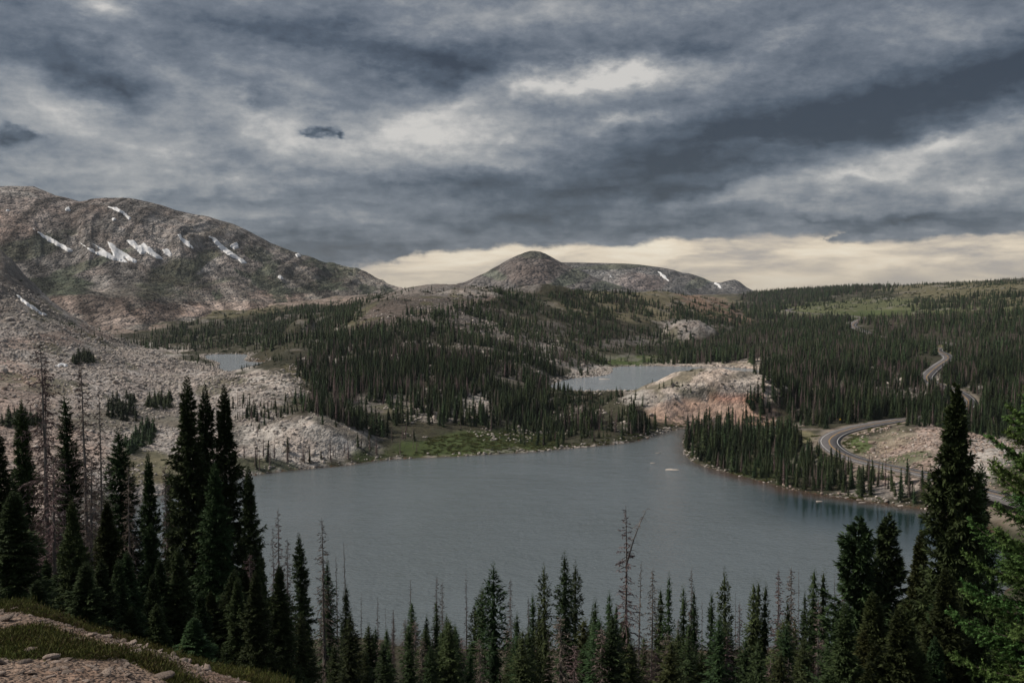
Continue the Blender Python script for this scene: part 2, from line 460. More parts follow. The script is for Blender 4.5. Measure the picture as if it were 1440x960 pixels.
# ------------------------------------------------------------------ mesh helpers
def mesh_from(name, verts, faces, smooth=False, mat=None, fmat=None, mats=None, vcol=None):
    """faces: array (n,3) or (n,4) or list of arrays"""
    me = bpy.data.meshes.new(name)
    verts = np.asarray(verts, np.float32)
    if not isinstance(faces, list):
        faces = [faces]
    faces = [np.asarray(f, np.int32) for f in faces if len(f)]
    loops = np.concatenate([f.ravel() for f in faces])
    tot = np.concatenate([np.full(len(f), f.shape[1], np.int32) for f in faces])
    start = np.concatenate([[0], np.cumsum(tot)[:-1]]).astype(np.int32)
    me.vertices.add(len(verts)); me.vertices.foreach_set('co', verts.ravel())
    me.loops.add(len(loops)); me.loops.foreach_set('vertex_index', loops)
    me.polygons.add(len(tot)); me.polygons.foreach_set('loop_start', start)
    me.update(calc_edges=True)
    if smooth:
        me.polygons.foreach_set('use_smooth', np.ones(len(tot), bool))
    if vcol is not None:
        a = me.attributes.new('tint', 'FLOAT_COLOR', 'POINT')
        c = np.ones((len(verts), 4), np.float32); c[:, :vcol.shape[1]] = vcol
        a.data.foreach_set('color', c.ravel())
    for m in (mats or ([mat] if mat else [])):
        me.materials.append(m)
    if fmat is not None:
        me.polygons.foreach_set('material_index', np.asarray(fmat, np.int32))
    me.validate(clean_customdata=False)
    return me
def link(name, me, parent=None, loc=None):
    o = bpy.data.objects.new(name, me)
    COL.objects.link(o)
    if parent: o.parent = parent
    if loc is not None: o.location = loc
    return o
def tag(o, label=None, cat=None, group=None, kind=None):
    if label: o['label'] = label
    if cat: o['category'] = cat
    if group: o['group'] = group
    if kind: o['kind'] = kind
    return o
def grid_faces(nr, nc):
    i = np.arange((nr - 1) * (nc - 1)); r = i // (nc - 1); c = i % (nc - 1)
    a = r * nc + c
    return np.stack([a, a + 1, a + nc + 1, a + nc], 1)

# ------------------------------------------------------------------ materials
def new_mat(name):
    m = bpy.data.materials.new(name); m.use_nodes = True
    t = m.node_tree; t.nodes.clear()
    return m, NT(t)
def finish(N, color, rough=0.9, bump=None, bstr=0.5, bdist=1.0, spec=0.2, extra=None):
    p = N.n('ShaderNodeBsdfPrincipled')
    if isinstance(color, bpy.types.NodeSocket): N.l(color, p.inputs['Base Color'])
    else: p.inputs['Base Color'].default_value = (*color, 1)
    if isinstance(rough, bpy.types.NodeSocket): N.l(rough, p.inputs['Roughness'])
    else: p.inputs['Roughness'].default_value = rough
    p.inputs['Specular IOR Level'].default_value = spec
    if bump is not None:
        b = N.n('ShaderNodeBump', ins={'Strength': bstr, 'Distance': bdist, 'Height': bump})
        N.l(b.outputs[0], p.inputs['Normal'])
    o = N.n('ShaderNodeOutputMaterial')
    N.l(p.outputs[0], o.inputs[0])
    return p

def ground_material(name, s1, s2, bdist, bstr=0.8, con=1.35):
    """vertex tint carries the real ground colour; noise gives stones, cracks and grain"""
    m, N = new_mat(name)
    pos = N.n('ShaderNodeNewGeometry').outputs['Position']
    if name.startswith('ground'):
        py = N.n('ShaderNodeSeparateXYZ', ins={0: pos}).outputs[1]
        pos = N.n('ShaderNodeVectorMath', operation='SCALE', ins={0: pos, 'Scale': N.m('ADD', N.m('MULTIPLY', N.m('LESS_THAN', py, 45.0), 17.0), 1.0)}).outputs[0]
    tint = N.n('ShaderNodeAttribute', attribute_name='tint')
    nA = N.noise(pos, s1, 8, 0.62).outputs[0]
    vo = N.n('ShaderNodeTexVoronoi', feature='F1', ins={'Vector': pos, 'Scale': s2, 'Randomness': 1.0})
    vo2 = N.n('ShaderNodeTexVoronoi', feature='F1', ins={'Vector': pos, 'Scale': s2 * 3.1, 'Randomness': 1.0})
    val = N.m('MULTIPLY_ADD', nA, con, 1.0 - con * .5)
    cellv = N.n('ShaderNodeSeparateColor', ins={0: vo.outputs['Color']}).outputs[0]
    cell2 = N.n('ShaderNodeSeparateColor', ins={0: vo2.outputs['Color']}).outputs[1]
    rk = tint.outputs['Alpha']
    k = N.m('ADD', N.m('MULTIPLY', N.m('SUBTRACT', cellv, 0.5), 0.85), N.m('MULTIPLY', N.m('SUBTRACT', cell2, 0.5), 0.9))
    k = N.m('MULTIPLY_ADD', N.m('MULTIPLY', k, rk), 0.62, val)
    k = N.m('MAXIMUM', k, 0.12)
    c = N.vm('MULTIPLY', tint.outputs['Color'], N.n('ShaderNodeCombineXYZ', ins={0: k, 1: k, 2: k}).outputs[0])
    hue = N.noise(pos, s1 * .45, 4, .5).outputs[0]
    c = N.mix(N.rng(hue, .42, .66, 0, .45), c, N.vm('MULTIPLY', c, (1.12, .97, .90)))
    h = N.m('ADD', N.m('MULTIPLY', nA, 1.0), N.m('MULTIPLY', N.m('ADD', vo.outputs['Distance'], N.m('MULTIPLY', vo2.outputs['Distance'], .5)), -0.9))
    h = N.m('MULTIPLY', h, N.m('MULTIPLY_ADD', rk, .8, .2))
    finish(N, c, 0.95, h, bstr, bdist, 0.1)
    return m

M_ground = ground_material('ground_rock_soil', 0.16, 0.42, 1.2, 0.7)
M_mount = ground_material('mountain_rock', 0.045, 0.085, 10.0, 1.0, 1.8)
M_far = ground_material('far_mountain_rock', 0.014, 0.035, 24.0, 1.0, 2.0)

ROCK = np.array([.360, .325, .298]); PALE = np.array([.53, .485, .44]); FLOOR = np.array([.056, .054, .036]); GRASS = np.array([.058, .078, .028])
TUND = np.array([.140, .128, .075]); ORNG = np.array([.54, .385, .30]); BROWN = np.array([.20, .135, .10]); SOIL = np.array([.235, .170, .132])
DARK = np.array([.055, .062, .045]); PINK = np.array([.36, .285, .245])

def paint(c, rk, u, v, items, x, y, ns=1.0):
    """soft patches of real ground cover: (u, v, ru, rv, rot, colour, rockiness, strength)"""
    n1 = fbm(x / (18 * ns), y / (18 * ns), 4, 2); n2 = fbm(x / (60 * ns) + 9, y / (60 * ns), 3, 4)
    for (pu, pv, ru, rv, rot, colr, rck, st) in items:
        a = math.radians(rot); du = u - pu; dv = v - pv
        e = np.sqrt(((du * math.cos(a) - dv * math.sin(a)) / ru) ** 2 + ((du * math.sin(a) + dv * math.cos(a)) / rv) ** 2)
        w = sst(e + n1 * .45 + n2 * .35, 1.12, .78) * st
        c = c * (1 - w[:, None]) + colr * w[:, None]; rk = rk * (1 - w) + rck * w
    return c, rk

G_PAINT = [
    # left bowl
    (90, 560, 420, 140, -10, ROCK, 1.0, 1.0), (40, 640, 90, 70, 0, PINK, 1, .8), (20, 555, 60, 50, -20, PINK, 1, .8),
    (10, 400, 40, 50, -30, np.array([.25, .225, .205]), 1, .8), (180, 590, 80, 14, 0, FLOOR * 1.3, .4, .7), (380, 535, 60, 14, -20, PALE * .95, 1, .8),
    (425, 520, 36, 18, -30, TUND, .4, .9), (395, 610, 90, 26, 0, FLOOR, .4, .6), (215, 655, 60, 22, 0, TUND, .3, .9), (330, 485, 220, 26, -6, FLOOR, .3, .95),
    (110, 470, 140, 14, 10, PINK * .9, .9, .8), (210, 492, 60, 12, 0, PALE * .8, .7, .8), (420, 420, 170, 13, 3, PINK * .95, .8, .9), (300, 440, 120, 9, 3, TUND, .5, .7),
    # knoll on the near left shore
    (435, 618, 100, 40, 0, PALE * .86, 1, 1.0), (470, 600, 60, 8, -25, FLOOR, .5, .6), (370, 655, 60, 12, -8, GRASS * .8, .4, .8), (520, 640, 34, 14, 0, GRASS * .8, .4, .7),
    # central hill
    (680, 520, 300, 110, 0, FLOOR, .55, 1.0), (640, 410, 130, 14, 2, ROCK * .6, 1, .9), (600, 440, 110, 28, 0, np.array([.115, .098, .086]), 1, .95),
    (530, 455, 60, 20, 25, np.array([.14, .115, .10]), .9, .9), (490, 452, 26, 8, 40, TUND * .9, .2, .8), (660, 412, 50, 4, -3, PALE * .7, 1, .8), (650, 428, 60, 4, 12, PINK * .8, 1, .8),
    (700, 490, 110, 40, -30, ROCK * .6, 1, .4), (740, 470, 90, 30, -20, ROCK * .6, 1, .4), (660, 570, 60, 18, 10, PALE * .8, 1, .8), (535, 565, 45, 14, 0, ROCK * .8, 1, .55),
    (660, 628, 110, 20, 2, GRASS * 1.15, .1, .95), (740, 612, 60, 16, 0, GRASS, .2, .7), (460, 470, 30, 14, 30, ROCK * .9, 1, .7), (460, 505, 50, 14, 30, PALE * .85, 1, .7),
    (800, 505, 60, 14, -30, ROCK, 1, .6), (840, 525, 45, 12, 0, PALE, 1, .8), (900, 425, 130, 26, 0, np.array([.17, .15, .095]), .4, .9), (1010, 435, 55, 14, -20, BROWN * 1.2, .6, .85),
    (880, 435, 40, 9, 0, TUND, .2, .9), (965, 462, 36, 13, 0, ROCK * .95, 1, .9), (905, 478, 80, 9, 5, ROCK * .75, 1, .6), (890, 507, 60, 7, 0, GRASS * 1.3, .1, .9),
    # right side
    (1280, 520, 260, 95, 0, FLOOR, .35, 1), (1260, 437, 220, 18, 0, np.array([.115, .125, .062]), .25, 1), (1380, 412, 160, 18, -5, TUND * .95, .4, 1), (1240, 441, 70, 5, 0, GRASS * 1.15, .1, .8),
    (1290, 640, 120, 44, 18, PINK * .98, 1, 1), (1240, 626, 60, 15, 25, np.array([.21, .19, .13]), .8, .6), (1380, 650, 70, 34, 25, PALE * .78, 1, .9), (1205, 630, 20, 16, 30, GRASS * 1.5, .1, .9),
    (1250, 652, 60, 9, 16, GRASS * 1.3, .2, .8), (1125, 615, 34, 10, -12, TUND * 1.3, .3, .9), (1330, 491, 26, 7, 0, TUND * 1.4, .4, .9), (1395, 546, 34, 6, 0, PALE * .9, 1, .8),
    (1290, 545, 100, 22, 0, PALE * .8, 1, .3), (1060, 665, 110, 16, 12, GRASS * .75, .3, .8), (1230, 692, 80, 12, 8, ROCK, 1, .6),
    # dome
    (1010, 543, 120, 42, 0, np.array([.50, .43, .37]), 1, 1), (1045, 550, 55, 14, 0, ROCK * .72, 1, .6), (925, 556, 60, 14, 0, PALE * .8, .9, .8),
    (1010, 580, 95, 19, 0, ORNG, .5, 1), (1040, 562, 45, 7, 0, ORNG * np.array([.95, .7, .65]), .9, .8), (985, 552, 30, 6, 0, FLOOR, .6, .7), (1040, 528, 26, 5, 10, FLOOR, .6, .6),
]

def ground_cols(x, y, z):
    u, v = pix(x, y, z)
    n = x.size
    c = np.tile(FLOOR, (n, 1)); rk = np.full(n, .4)
    c, rk = paint(c, rk, u, v, G_PAINT, x, y)
    # broken patches of stone among the trees, only beyond the near slope
    q = fbm(x / 30, y / 30, 4, 7) + .5 * fbm(x / 9, y / 9, 3, 1)
    w = sst(q, .30, .46) * sst(y, 300, 420) * .45 * (rk < .7)
    c = c * (1 - w[:, None]) + ROCK * .72 * w[:, None]; rk = np.maximum(rk, w)
    q = fbm(x / 22 + 40, y / 22, 4, 3)
    w = sst(q, .12, .4) * .6 * sst(y, 300, 420) * (rk > .6)
    c = c * (1 - w[:, None]) + c * .62 * w[:, None]
    # tilted green and brown mats on the bowl and the hill
    q = fbm(x / 26 - 40, y / 26 + 11, 4, 5)
    w = sst(q, .22, .36) * .7 * sst(y, 380, 480) * (rk > .6)
    c = c * (1 - w[:, None]) + np.array([.11, .105, .06]) * w[:, None]; rk = rk * (1 - .6 * w)
    # near slope
    nw_ = 1 - sst(y, 60, 240)
    c = c * (1 - nw_[:, None]) + FLOOR * .8 * nw_[:, None]
    ns = (1 - sst(y, 14.5, 20))
    soil = SOIL * (1 + .55 * fbm(x / .9, y / .9, 4, 2))[:, None]
    c = c * (1 - ns[:, None]) + soil * ns[:, None]; rk = rk * (1 - ns) + .14 * ns
    # green mat creeping over the lip of the slope
    g = fbm(x / 1.6, y / 1.6, 4, 3)
    lip = sst(y + g * 4.2 + .25 * (x + 6), 11.4, 12.8)
    mats_ = np.maximum(lip, sst(g + .10 * sst(x, -7, -3.5), .10, .24) * .85) * (y < 40)
    c = c * (1 - mats_[:, None]) + GRASS * .9 * mats_[:, None]; rk = rk * (1 - mats_ * .8)
    # stony waterline, red-brown lake bed
    sd = shore_sd(x, y)
    w = np.clip(sst(sd, 1.9, .4) * sst(fbm(x / 7, y / 7, 3, 1), -.1, .35), 0, 1) * (y > 260) * np.where(x / y > .16, .35, 1)
    c = c * (1 - w[:, None]) + PALE * .8 * w[:, None]; rk = np.maximum(rk, w)
    w = (sd < 0).astype(float)
    c = c * (1 - w[:, None]) + np.array([.10, .06, .04]) * w[:, None]
    # road verge
    rd, _ = seg_dist(x, y, road_coarse, False)
    w = sst(rd, 9.5, 6.0) * .8 * (y < 600)
    c = c * (1 - w[:, None]) + np.array([.25, .21, .17]) * w[:, None]
    c = c * np.clip(1 + .25 * fbm(x / 90, y / 90, 3, 6), .6, 1.4)[:, None]
    return np.clip(c, .01, .9), rk

print('terrain...')
NC = 780
tt = np.linspace(-.66, .66, NC)
YY = np.concatenate([np.exp(np.linspace(math.log(2.0), math.log(250), 130))[:-1],
                     np.exp(np.linspace(math.log(250), math.log(1500), 370))[:-1],
                     np.exp(np.linspace(math.log(1500), math.log(3200), 60))[:-1],
                     np.exp(np.linspace(math.log(3200), math.log(7600), 10))])
T_, Y_ = np.meshgrid(tt, YY)
X_ = T_ * Y_
Z_ = H(X_.ravel(), Y_.ravel()).reshape(X_.shape)
cc, rk = ground_cols(X_.ravel(), Y_.ravel(), Z_.ravel())
me = mesh_from('ground', np.stack([X_.ravel(), Y_.ravel(), Z_.ravel()], 1), grid_faces(len(YY), NC), True, M_ground,
               vcol=np.concatenate([cc, rk[:, None]], 1))
ground = tag(link('ground', me), kind='structure')

def bil(x, y):
    """fast height lookup in the built ground grid"""
    t = (x / y - tt[0]) / (tt[1] - tt[0])
    j = np.clip(t.astype(int), 0, NC - 2); fj = np.clip(t - j, 0, 1)
    i = np.clip(np.searchsorted(YY, y) - 1, 0, len(YY) - 2); fi = np.clip((y - YY[i]) / (YY[i + 1] - YY[i]), 0, 1)
    return (Z_[i, j] * (1 - fj) + Z_[i, j + 1] * fj) * (1 - fi) + (Z_[i + 1, j] * (1 - fj) + Z_[i + 1, j + 1] * fj) * fi
def gz(x, y):
    return float(bil(np.array([x], float), np.array([y], float))[0])

# ------------------------------------------------------------------ the three mountains
def mountain(name, us, ridge_v, ridge_Y, foot_v, foot_Y, prof, back, nc, nr, mat, colfun, noisefun):
    uu = np.linspace(us[0], us[-1], nc)
    rv = np.interp(uu, us, ridge_v); rY = np.interp(uu, us, ridge_Y)
    fv = np.interp(uu, us, foot_v); fY = np.interp(uu, us, foot_Y)
    k = np.hanning(nc // 9 + 3); k /= k.sum(); sm = lambda a: np.convolve(np.pad(a, len(k) // 2, mode='edge'), k, 'same')[len(k) // 2:len(k) // 2 + nc]
    fv, fY, rY = sm(fv), sm(fY), sm(rY)
    rt, rs = ray(uu, rv); ft, fs = ray(uu, fv)
    rz = rs * rY; fz = fs * fY
    nb = max(12, nr // 8)
    tau = np.concatenate([np.linspace(-.06, 1, nr), 1 + np.linspace(0, 1, nb + 1)[1:] ** 1.4])
    Tm = np.tile(rt, (len(tau), 1))
    tc = tau[:, None]
    Ym = fY[None] + (rY - fY)[None] * np.minimum(tc, 1) + back[0] * np.maximum(tc - 1, 0)
    f = np.interp(np.clip(tau, 0, 1), [p[0] for p in prof], [p[1] for p in prof])[:, None]
    Zm = fz[None] + (rz - fz)[None] * f - np.where(tc > 1, back[1] * np.maximum(tc - 1, 0) ** 1.3, 0)
    Zm = np.where(tc < 0, fz[None] + tc * 600, Zm)
    Xm = Tm * Ym
    Zm = noisefun(Xm, Ym, Zm, tc, uu[None])
    x, y, z = Xm.ravel(), Ym.ravel(), Zm.ravel()
    c, rk = colfun(x, y, z)
    me = mesh_from(name, np.stack([x, y, z], 1), grid_faces(len(tau), nc), True, mat, vcol=np.concatenate([np.clip(c, .01, .9), rk[:, None]], 1))
    o = tag(link(name, me), kind='structure')
    return o, Xm, Ym, Zm

def nf_left(X, Y, Z, tc, U):
    env = np.clip(tc, 0, 1)
    env = np.sin(np.pi * np.clip(env, 0, 1) ** .8) + .12
    # gullies run down to the right
    s = X * .80 + Y * .22
    up_ = sst(tc, .42, .75); low_ = 1 - up_
    wv = fbm(X / 260, Y / 260, 3, 2) * 55
    g = ridged((s + wv) / 95, (Y * .5 + Z) / 1400, 2, 1) * .65 + ridged((s + wv) / 38, (Y * .5 + Z) / 700, 3, 4) * .35
    z = Z + env * (g * (34 * up_ + 7 * low_) + fbm(X / 300, Y / 300, 3, 3) * 16 + fbm(X / 36, Y / 36, 4, 4) * (8 * up_ + 3 * low_))
    z = z + ridged(X / 28, Y / 60, 3, 5) * 4.0 * sst(U, 380, 460) * (tc > 0)
    # talus lines running down to the right across the apron
    q = Z + .55 * X
    z = z + env * low_ * (7 * fbm(q / 26, X / 260, 3, 6) + 5 * ridged(q / 60, X / 400, 2, 2))
    # rounded moraine hump at the foot
    z = z + 22 * np.exp(-(((X - (-560)) / 95) ** 2 + ((Y - 1330) / 120) ** 2)) * (tc > 0)
    return z
GREEN_M = np.array([.105, .108, .078])
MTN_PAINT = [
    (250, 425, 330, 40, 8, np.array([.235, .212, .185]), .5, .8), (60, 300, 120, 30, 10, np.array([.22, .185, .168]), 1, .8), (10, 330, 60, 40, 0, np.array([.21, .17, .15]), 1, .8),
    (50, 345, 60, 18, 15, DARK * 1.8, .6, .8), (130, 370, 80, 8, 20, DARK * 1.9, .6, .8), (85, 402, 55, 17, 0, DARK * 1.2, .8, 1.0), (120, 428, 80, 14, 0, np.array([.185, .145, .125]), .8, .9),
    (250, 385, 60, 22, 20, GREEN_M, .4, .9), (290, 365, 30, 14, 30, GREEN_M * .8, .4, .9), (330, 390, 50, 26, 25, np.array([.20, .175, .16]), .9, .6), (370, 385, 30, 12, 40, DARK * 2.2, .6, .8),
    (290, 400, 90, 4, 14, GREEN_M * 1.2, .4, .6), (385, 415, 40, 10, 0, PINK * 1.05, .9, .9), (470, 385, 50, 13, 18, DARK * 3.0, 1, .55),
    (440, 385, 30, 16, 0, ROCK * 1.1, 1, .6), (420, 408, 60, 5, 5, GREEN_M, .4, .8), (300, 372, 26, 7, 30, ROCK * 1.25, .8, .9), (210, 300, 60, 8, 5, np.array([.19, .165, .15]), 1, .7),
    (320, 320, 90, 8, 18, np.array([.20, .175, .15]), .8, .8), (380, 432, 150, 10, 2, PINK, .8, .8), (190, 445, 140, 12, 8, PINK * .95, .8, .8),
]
def cf_left(x, y, z):
    u, v = pix(x, y, z)
    c = np.tile(np.array([.215, .196, .182]), (x.size, 1)); rk = np.full(x.size, 1.)
    c, rk = paint(c, rk, u, v, MTN_PAINT, x, y, 3.0)
    # debris chutes: paler stripes down the slope
    low_ = sst(v, 345, 385)
    q = z + .55 * x
    st = fbm(q / 11, x / 200, 4, 1) * low_ + fbm((x + .45 * z) / 11, z / 90, 4, 3) * (1 - low_)
    c = c * np.clip(1 + 1.35 * st + .4 * fbm(x / 30, y / 30, 3, 3), .38, 1.9)[:, None]
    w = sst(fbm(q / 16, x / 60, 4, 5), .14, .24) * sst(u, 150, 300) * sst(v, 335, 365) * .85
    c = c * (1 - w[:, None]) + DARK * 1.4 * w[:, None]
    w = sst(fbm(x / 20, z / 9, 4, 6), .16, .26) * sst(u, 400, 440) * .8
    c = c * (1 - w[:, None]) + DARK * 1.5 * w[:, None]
    return c, rk
U1 = [-150, -60, 0, 30, 48, 62, 78, 95, 112, 135, 160, 185, 205, 250, 290, 330, 350, 380, 405, 425, 440, 458, 470, 485, 500, 512, 525, 540, 552, 580, 620]
V1 = [285, 268, 264, 264.5, 263, 268, 275, 279, 284, 281, 279.5, 281, 284, 296, 305, 315, 324, 341, 352, 360.5, 364, 371, 372, 376, 379, 386, 393, 401, 409, 425, 440]
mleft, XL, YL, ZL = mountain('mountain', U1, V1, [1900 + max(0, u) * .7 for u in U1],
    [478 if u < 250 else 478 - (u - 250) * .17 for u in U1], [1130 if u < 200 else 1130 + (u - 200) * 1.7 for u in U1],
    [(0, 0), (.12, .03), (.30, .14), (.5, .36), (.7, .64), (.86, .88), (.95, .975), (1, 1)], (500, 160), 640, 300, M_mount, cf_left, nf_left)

def nf_peak(X, Y, Z, tc, U):
    env = np.sin(np.pi * np.clip(tc, 0, 1)) + .08
    return Z + env * (ridged(X / 120 + fbm(X / 300, Y / 300, 2, 3), Y / 900, 4, 2) * 14 + fbm(X / 200, Y / 200, 3, 1) * 16) + fbm(X / 40, Y / 90, 3, 5) * 3.5 * (tc > 0)
def cf_peak(x, y, z):
    u, v = pix(x, y, z)
    c = np.tile(np.array([.185, .168, .158]), (x.size, 1)); rk = np.full(x.size, 1.)
    c, rk = paint(c, rk, u, v, [(745, 385, 45, 26, 0, np.array([.195, .158, .142]), 1, .7), (800, 392, 50, 10, 25, DARK * 2.6, 1, .8), (690, 384, 30, 7, -20, DARK * 3, 1, .6),
                                (860, 400, 40, 8, 10, DARK * 2, .6, .8), (752, 358, 25, 6, 0, GREEN_M * 1.1, .5, .7)], x, y, 6)
    c = c * np.clip(1 + .6 * fbm(x / 60, y / 400, 4, 1) + .3 * fbm(x / 40, y / 40, 3, 3), .5, 1.6)[:, None]
    return c, rk
U2 = [560, 600, 640, 655, 680, 700, 715, 728, 738, 745, 752, 760, 768, 778, 790, 805, 820, 840, 860, 880, 910, 950]
V2 = [418, 410, 401, 396, 385, 374.5, 366, 359, 354.5, 352.5, 352, 353, 357, 362.5, 369, 376, 382, 391, 399, 405, 412, 425]
mpeak, XP, YP, ZP = mountain('peak', U2, V2, [3000] * len(U2), [432] * len(U2), [2350 + abs(u - 750) * .8 for u in U2],
    [(0, 0), (.3, .2), (.6, .52), (.85, .86), (.95, .97), (1, 1)], (600, 190), 340, 130, M_far, cf_peak, nf_peak)

def nf_mesa(X, Y, Z, tc, U):
    env = np.sin(np.pi * np.clip(tc, 0, 1)) + .03
    return Z + env * (ridged(X / 170 + fbm(X / 400, Y / 400, 2, 3), Y / 2200, 4, 2) * 22 + fbm(X / 260, Y / 260, 3, 1) * 16)
def cf_mesa(x, y, z):
    u, v = pix(x, y, z)
    c = np.tile(np.array([.175, .168, .163]), (x.size, 1)); rk = np.full(x.size, 1.)
    c, rk = paint(c, rk, u, v, [(880, 373, 90, 5, 4, GREEN_M * .95, .3, .95), (985, 396, 30, 7, 25, DARK * 3, 1, .6), (900, 395, 40, 12, 0, np.array([.25, .20, .185]), 1, .6), (860, 392, 12, 12, 40, ROCK, 1, .5)], x, y, 8)
    c = c * np.clip(1 + .7 * fbm(x / 70, y / 900, 4, 1) + .3 * fbm(x / 60, y / 60, 3, 3), .5, 1.6)[:, None]
    return c, rk
U3 = [760, 785, 800, 830, 860, 880, 900, 930, 945, 960, 968, 978, 990, 1000, 1010, 1018, 1026, 1033, 1040, 1050, 1058, 1070, 1100]
V3 = [369, 368.5, 369, 369.5, 370, 370.5, 372, 376, 379, 383.5, 384, 387, 391, 396, 398, 396, 394, 393, 396, 404, 408, 412, 425]
mmesa, XM, YM, ZM = mountain('plateau', U3, V3, [4300] * len(U3), [424] * len(U3), [3500] * len(U3),
    [(0, 0), (.2, .10), (.5, .38), (.7, .62), (.80, .80), (.86, .90), (1, 1)], (1400, 260), 380, 130, M_far, cf_mesa, nf_mesa)

# ------------------------------------------------------------------ snow fields, draped on the slopes
M_snow, N = new_mat('old_snow')
pos = N.n('ShaderNodeNewGeometry').outputs['Position']
nn = N.noise(pos, 0.12, 6, .6).outputs[0]
finish(N, N.mix(N.rng(nn, .42, .64), (.86, .85, .85), (.74, .72, .70)), .7, nn, .5, 2.0, .2)
def drape(poly_px, X, Y, Z, up, res=1.0):
    poly = np.array(poly_px, float)
    x0, y0 = poly.min(0) - 2; x1, y1 = poly.max(0) + 2
    U, V = pix(X, Y, Z)
    # walk the mountain grid: nearest grid column/row for each sample pixel (front face only)
    nu = int((x1 - x0) / res) + 2; nv = int((y1 - y0) / res) + 2
    gu = np.linspace(x0, x1, nu); gv = np.linspace(y0, y1, nv)
    Vx = np.full((nv, nu), np.nan); out = np.zeros((nv, nu, 3))
    ucol = U.mean(0)
    for a, u in enumerate(gu):
        j = int(np.clip(np.searchsorted(ucol, u), 1, len(ucol) - 1))
        w = (u - ucol[j - 1]) / (ucol[j] - ucol[j - 1] + 1e-9); w = min(max(w, 0), 1)
        cx = X[:, j - 1] * (1 - w) + X[:, j] * w; cyy = Y[:, j - 1] * (1 - w) + Y[:, j] * w; cz = Z[:, j - 1] * (1 - w) + Z[:, j] * w
        cvv = pix(cx, cyy, cz)[1]
        vis = np.minimum.accumulate(cvv)
        keep = np.concatenate([[True], cvv[1:] < vis[:-1] - 1e-4])
        cx, cyy, cz, cvv = cx[keep], cyy[keep], cz[keep], cvv[keep]
        o = np.argsort(cvv)
        for k, arr in enumerate((cx, cyy, cz)):
            out[:, a, k] = np.interp(gv, cvv[o], arr[o])
    GU, GV = np.meshgrid(gu, gv)
    d, _ = seg_dist(GU, GV, [tuple(p) for p in poly])
    ins = inside(GU, GV, [tuple(p) for p in poly])
    sd = np.where(ins, d, -d) - .5 + 1.7 * fbm(GU / 4.0, GV / 3.0, 4, 3)
    out[..., 2] += np.clip(sd, -1.2, 1.0) * up
    keep = sd > -1.0
    f = grid_faces(nv, nu)
    f = f[keep.ravel()[f].all(1)]
    used = np.unique(f)
    mp = np.full(nv * nu, -1); mp[used] = np.arange(len(used))
    return out.reshape(-1, 3)[used], mp[f]
SNOW = [
    ([(48, 321), (56, 326), (72, 334), (88, 343), (106, 354), (98, 355), (80, 346), (62, 335)], 'L', 'long thin snow streak leftmost on the big mountain face'),
    ([(108, 338), (122, 346), (136, 354), (142, 352), (127, 341), (133, 342), (152, 354), (160, 360), (150, 338), (158, 342), (170, 352), (182, 359), (193, 367), (190, 371), (176, 364), (181, 370), (160, 366), (140, 360), (124, 351)],
     'L', 'widest forked snow field with several fingers in the middle of the mountain face'),
    ([(176, 337), (190, 338), (196, 345), (202, 341), (214, 350), (224, 358), (231, 365), (220, 364), (206, 356), (198, 358), (186, 346)], 'L', 'ragged snow field just right of the widest forked one'),
    ([(228, 350), (238, 350), (244, 358), (240, 362), (230, 357)], 'L', 'small square snow patch beside the ragged snow field'),
    ([(249, 329), (256, 328), (258, 334), (268, 340), (273, 350), (264, 347), (254, 338)], 'L', 'short hooked snow patch high in the middle of the slope'),
    ([(294, 332), (302, 333), (312, 342), (325, 353), (338, 362), (351, 371), (340, 370), (324, 361), (308, 348)], 'L', 'long diagonal snow streak on the right half of the mountain'),
    ([(326, 343), (334, 341), (337, 348), (330, 351), (323, 347)], 'L', 'small snow patch above the long diagonal streak'),
    ([(151, 289.5), (164, 291), (176, 297), (186, 307), (183, 310), (172, 300), (158, 294)], 'L', 'curved snow cornice just under the summit skyline'),
    ([(158, 307), (163, 305), (166, 309), (160, 311)], 'L', 'tiny snow spot below the curved cornice'),
    ([(92, 294), (99, 290), (101, 296), (95, 297)], 'L', 'tiny snow spot near the notch in the skyline'),
    ([(9, 295), (15, 294), (18, 297), (11, 298)], 'L', 'tiny snow spot at the far left under the skyline'),
    ([(390, 388), (395, 386), (400, 392), (394, 393)], 'L', 'tiny snow spot low on the right shoulder of the mountain'),
    ([(414, 357), (420, 356), (425, 360), (418, 361)], 'L', 'small snow sliver on the right skyline of the mountain'),
    ([(924, 381.5), (929, 381.5), (936, 388), (941, 395), (937, 395), (929, 388)], 'M', 'snow streak on the far flat-topped mountain'),
    ([(1003, 397), (1008, 397.5), (1014, 402), (1016, 407), (1011, 405)], 'M', 'snow streak in the gully at the right end of the far plateau'),
    ([(856, 387.5), (859, 386.5), (861, 390), (857.5, 390)], 'M', 'tiny snow spot on the left of the far plateau face'),
]
for poly, which, lab in SNOW:
    Xs, Ys, Zs = (XL, YL, ZL) if which == 'L' else (XM, YM, ZM)
    vv, ff = drape(poly, Xs, Ys, Zs, 2.0 if which == 'L' else 4.0, .5 if which == 'L' else .4)
    if len(ff) < 2: continue
    o = link('snow_patch', mesh_from('snow_patch', vv, ff, True, M_snow))
    tag(o, lab, 'snow patch', 'old snow patches on the mountains')
Gi = (YY > 300) & (YY < 1000)
for poly, lab in [([(22, 412), (30, 416), (44, 427), (58, 437), (71, 444), (62, 444), (46, 434), (32, 423)], 'curved snow streak at the foot of the dark crag on the left'),
                  ([(73, 514), (86, 511), (97, 512), (98, 516), (82, 516)], 'small flat snow patch lying on the boulder slope')]:
    vv, ff = drape(poly, X_[Gi], Y_[Gi], Z_[Gi], .9, .8)
    if len(ff) > 2:
        tag(link('snow_patch', mesh_from('snow_patch', vv, ff, True, M_snow)), lab, 'snow patch', 'old snow patches on the boulder slope')

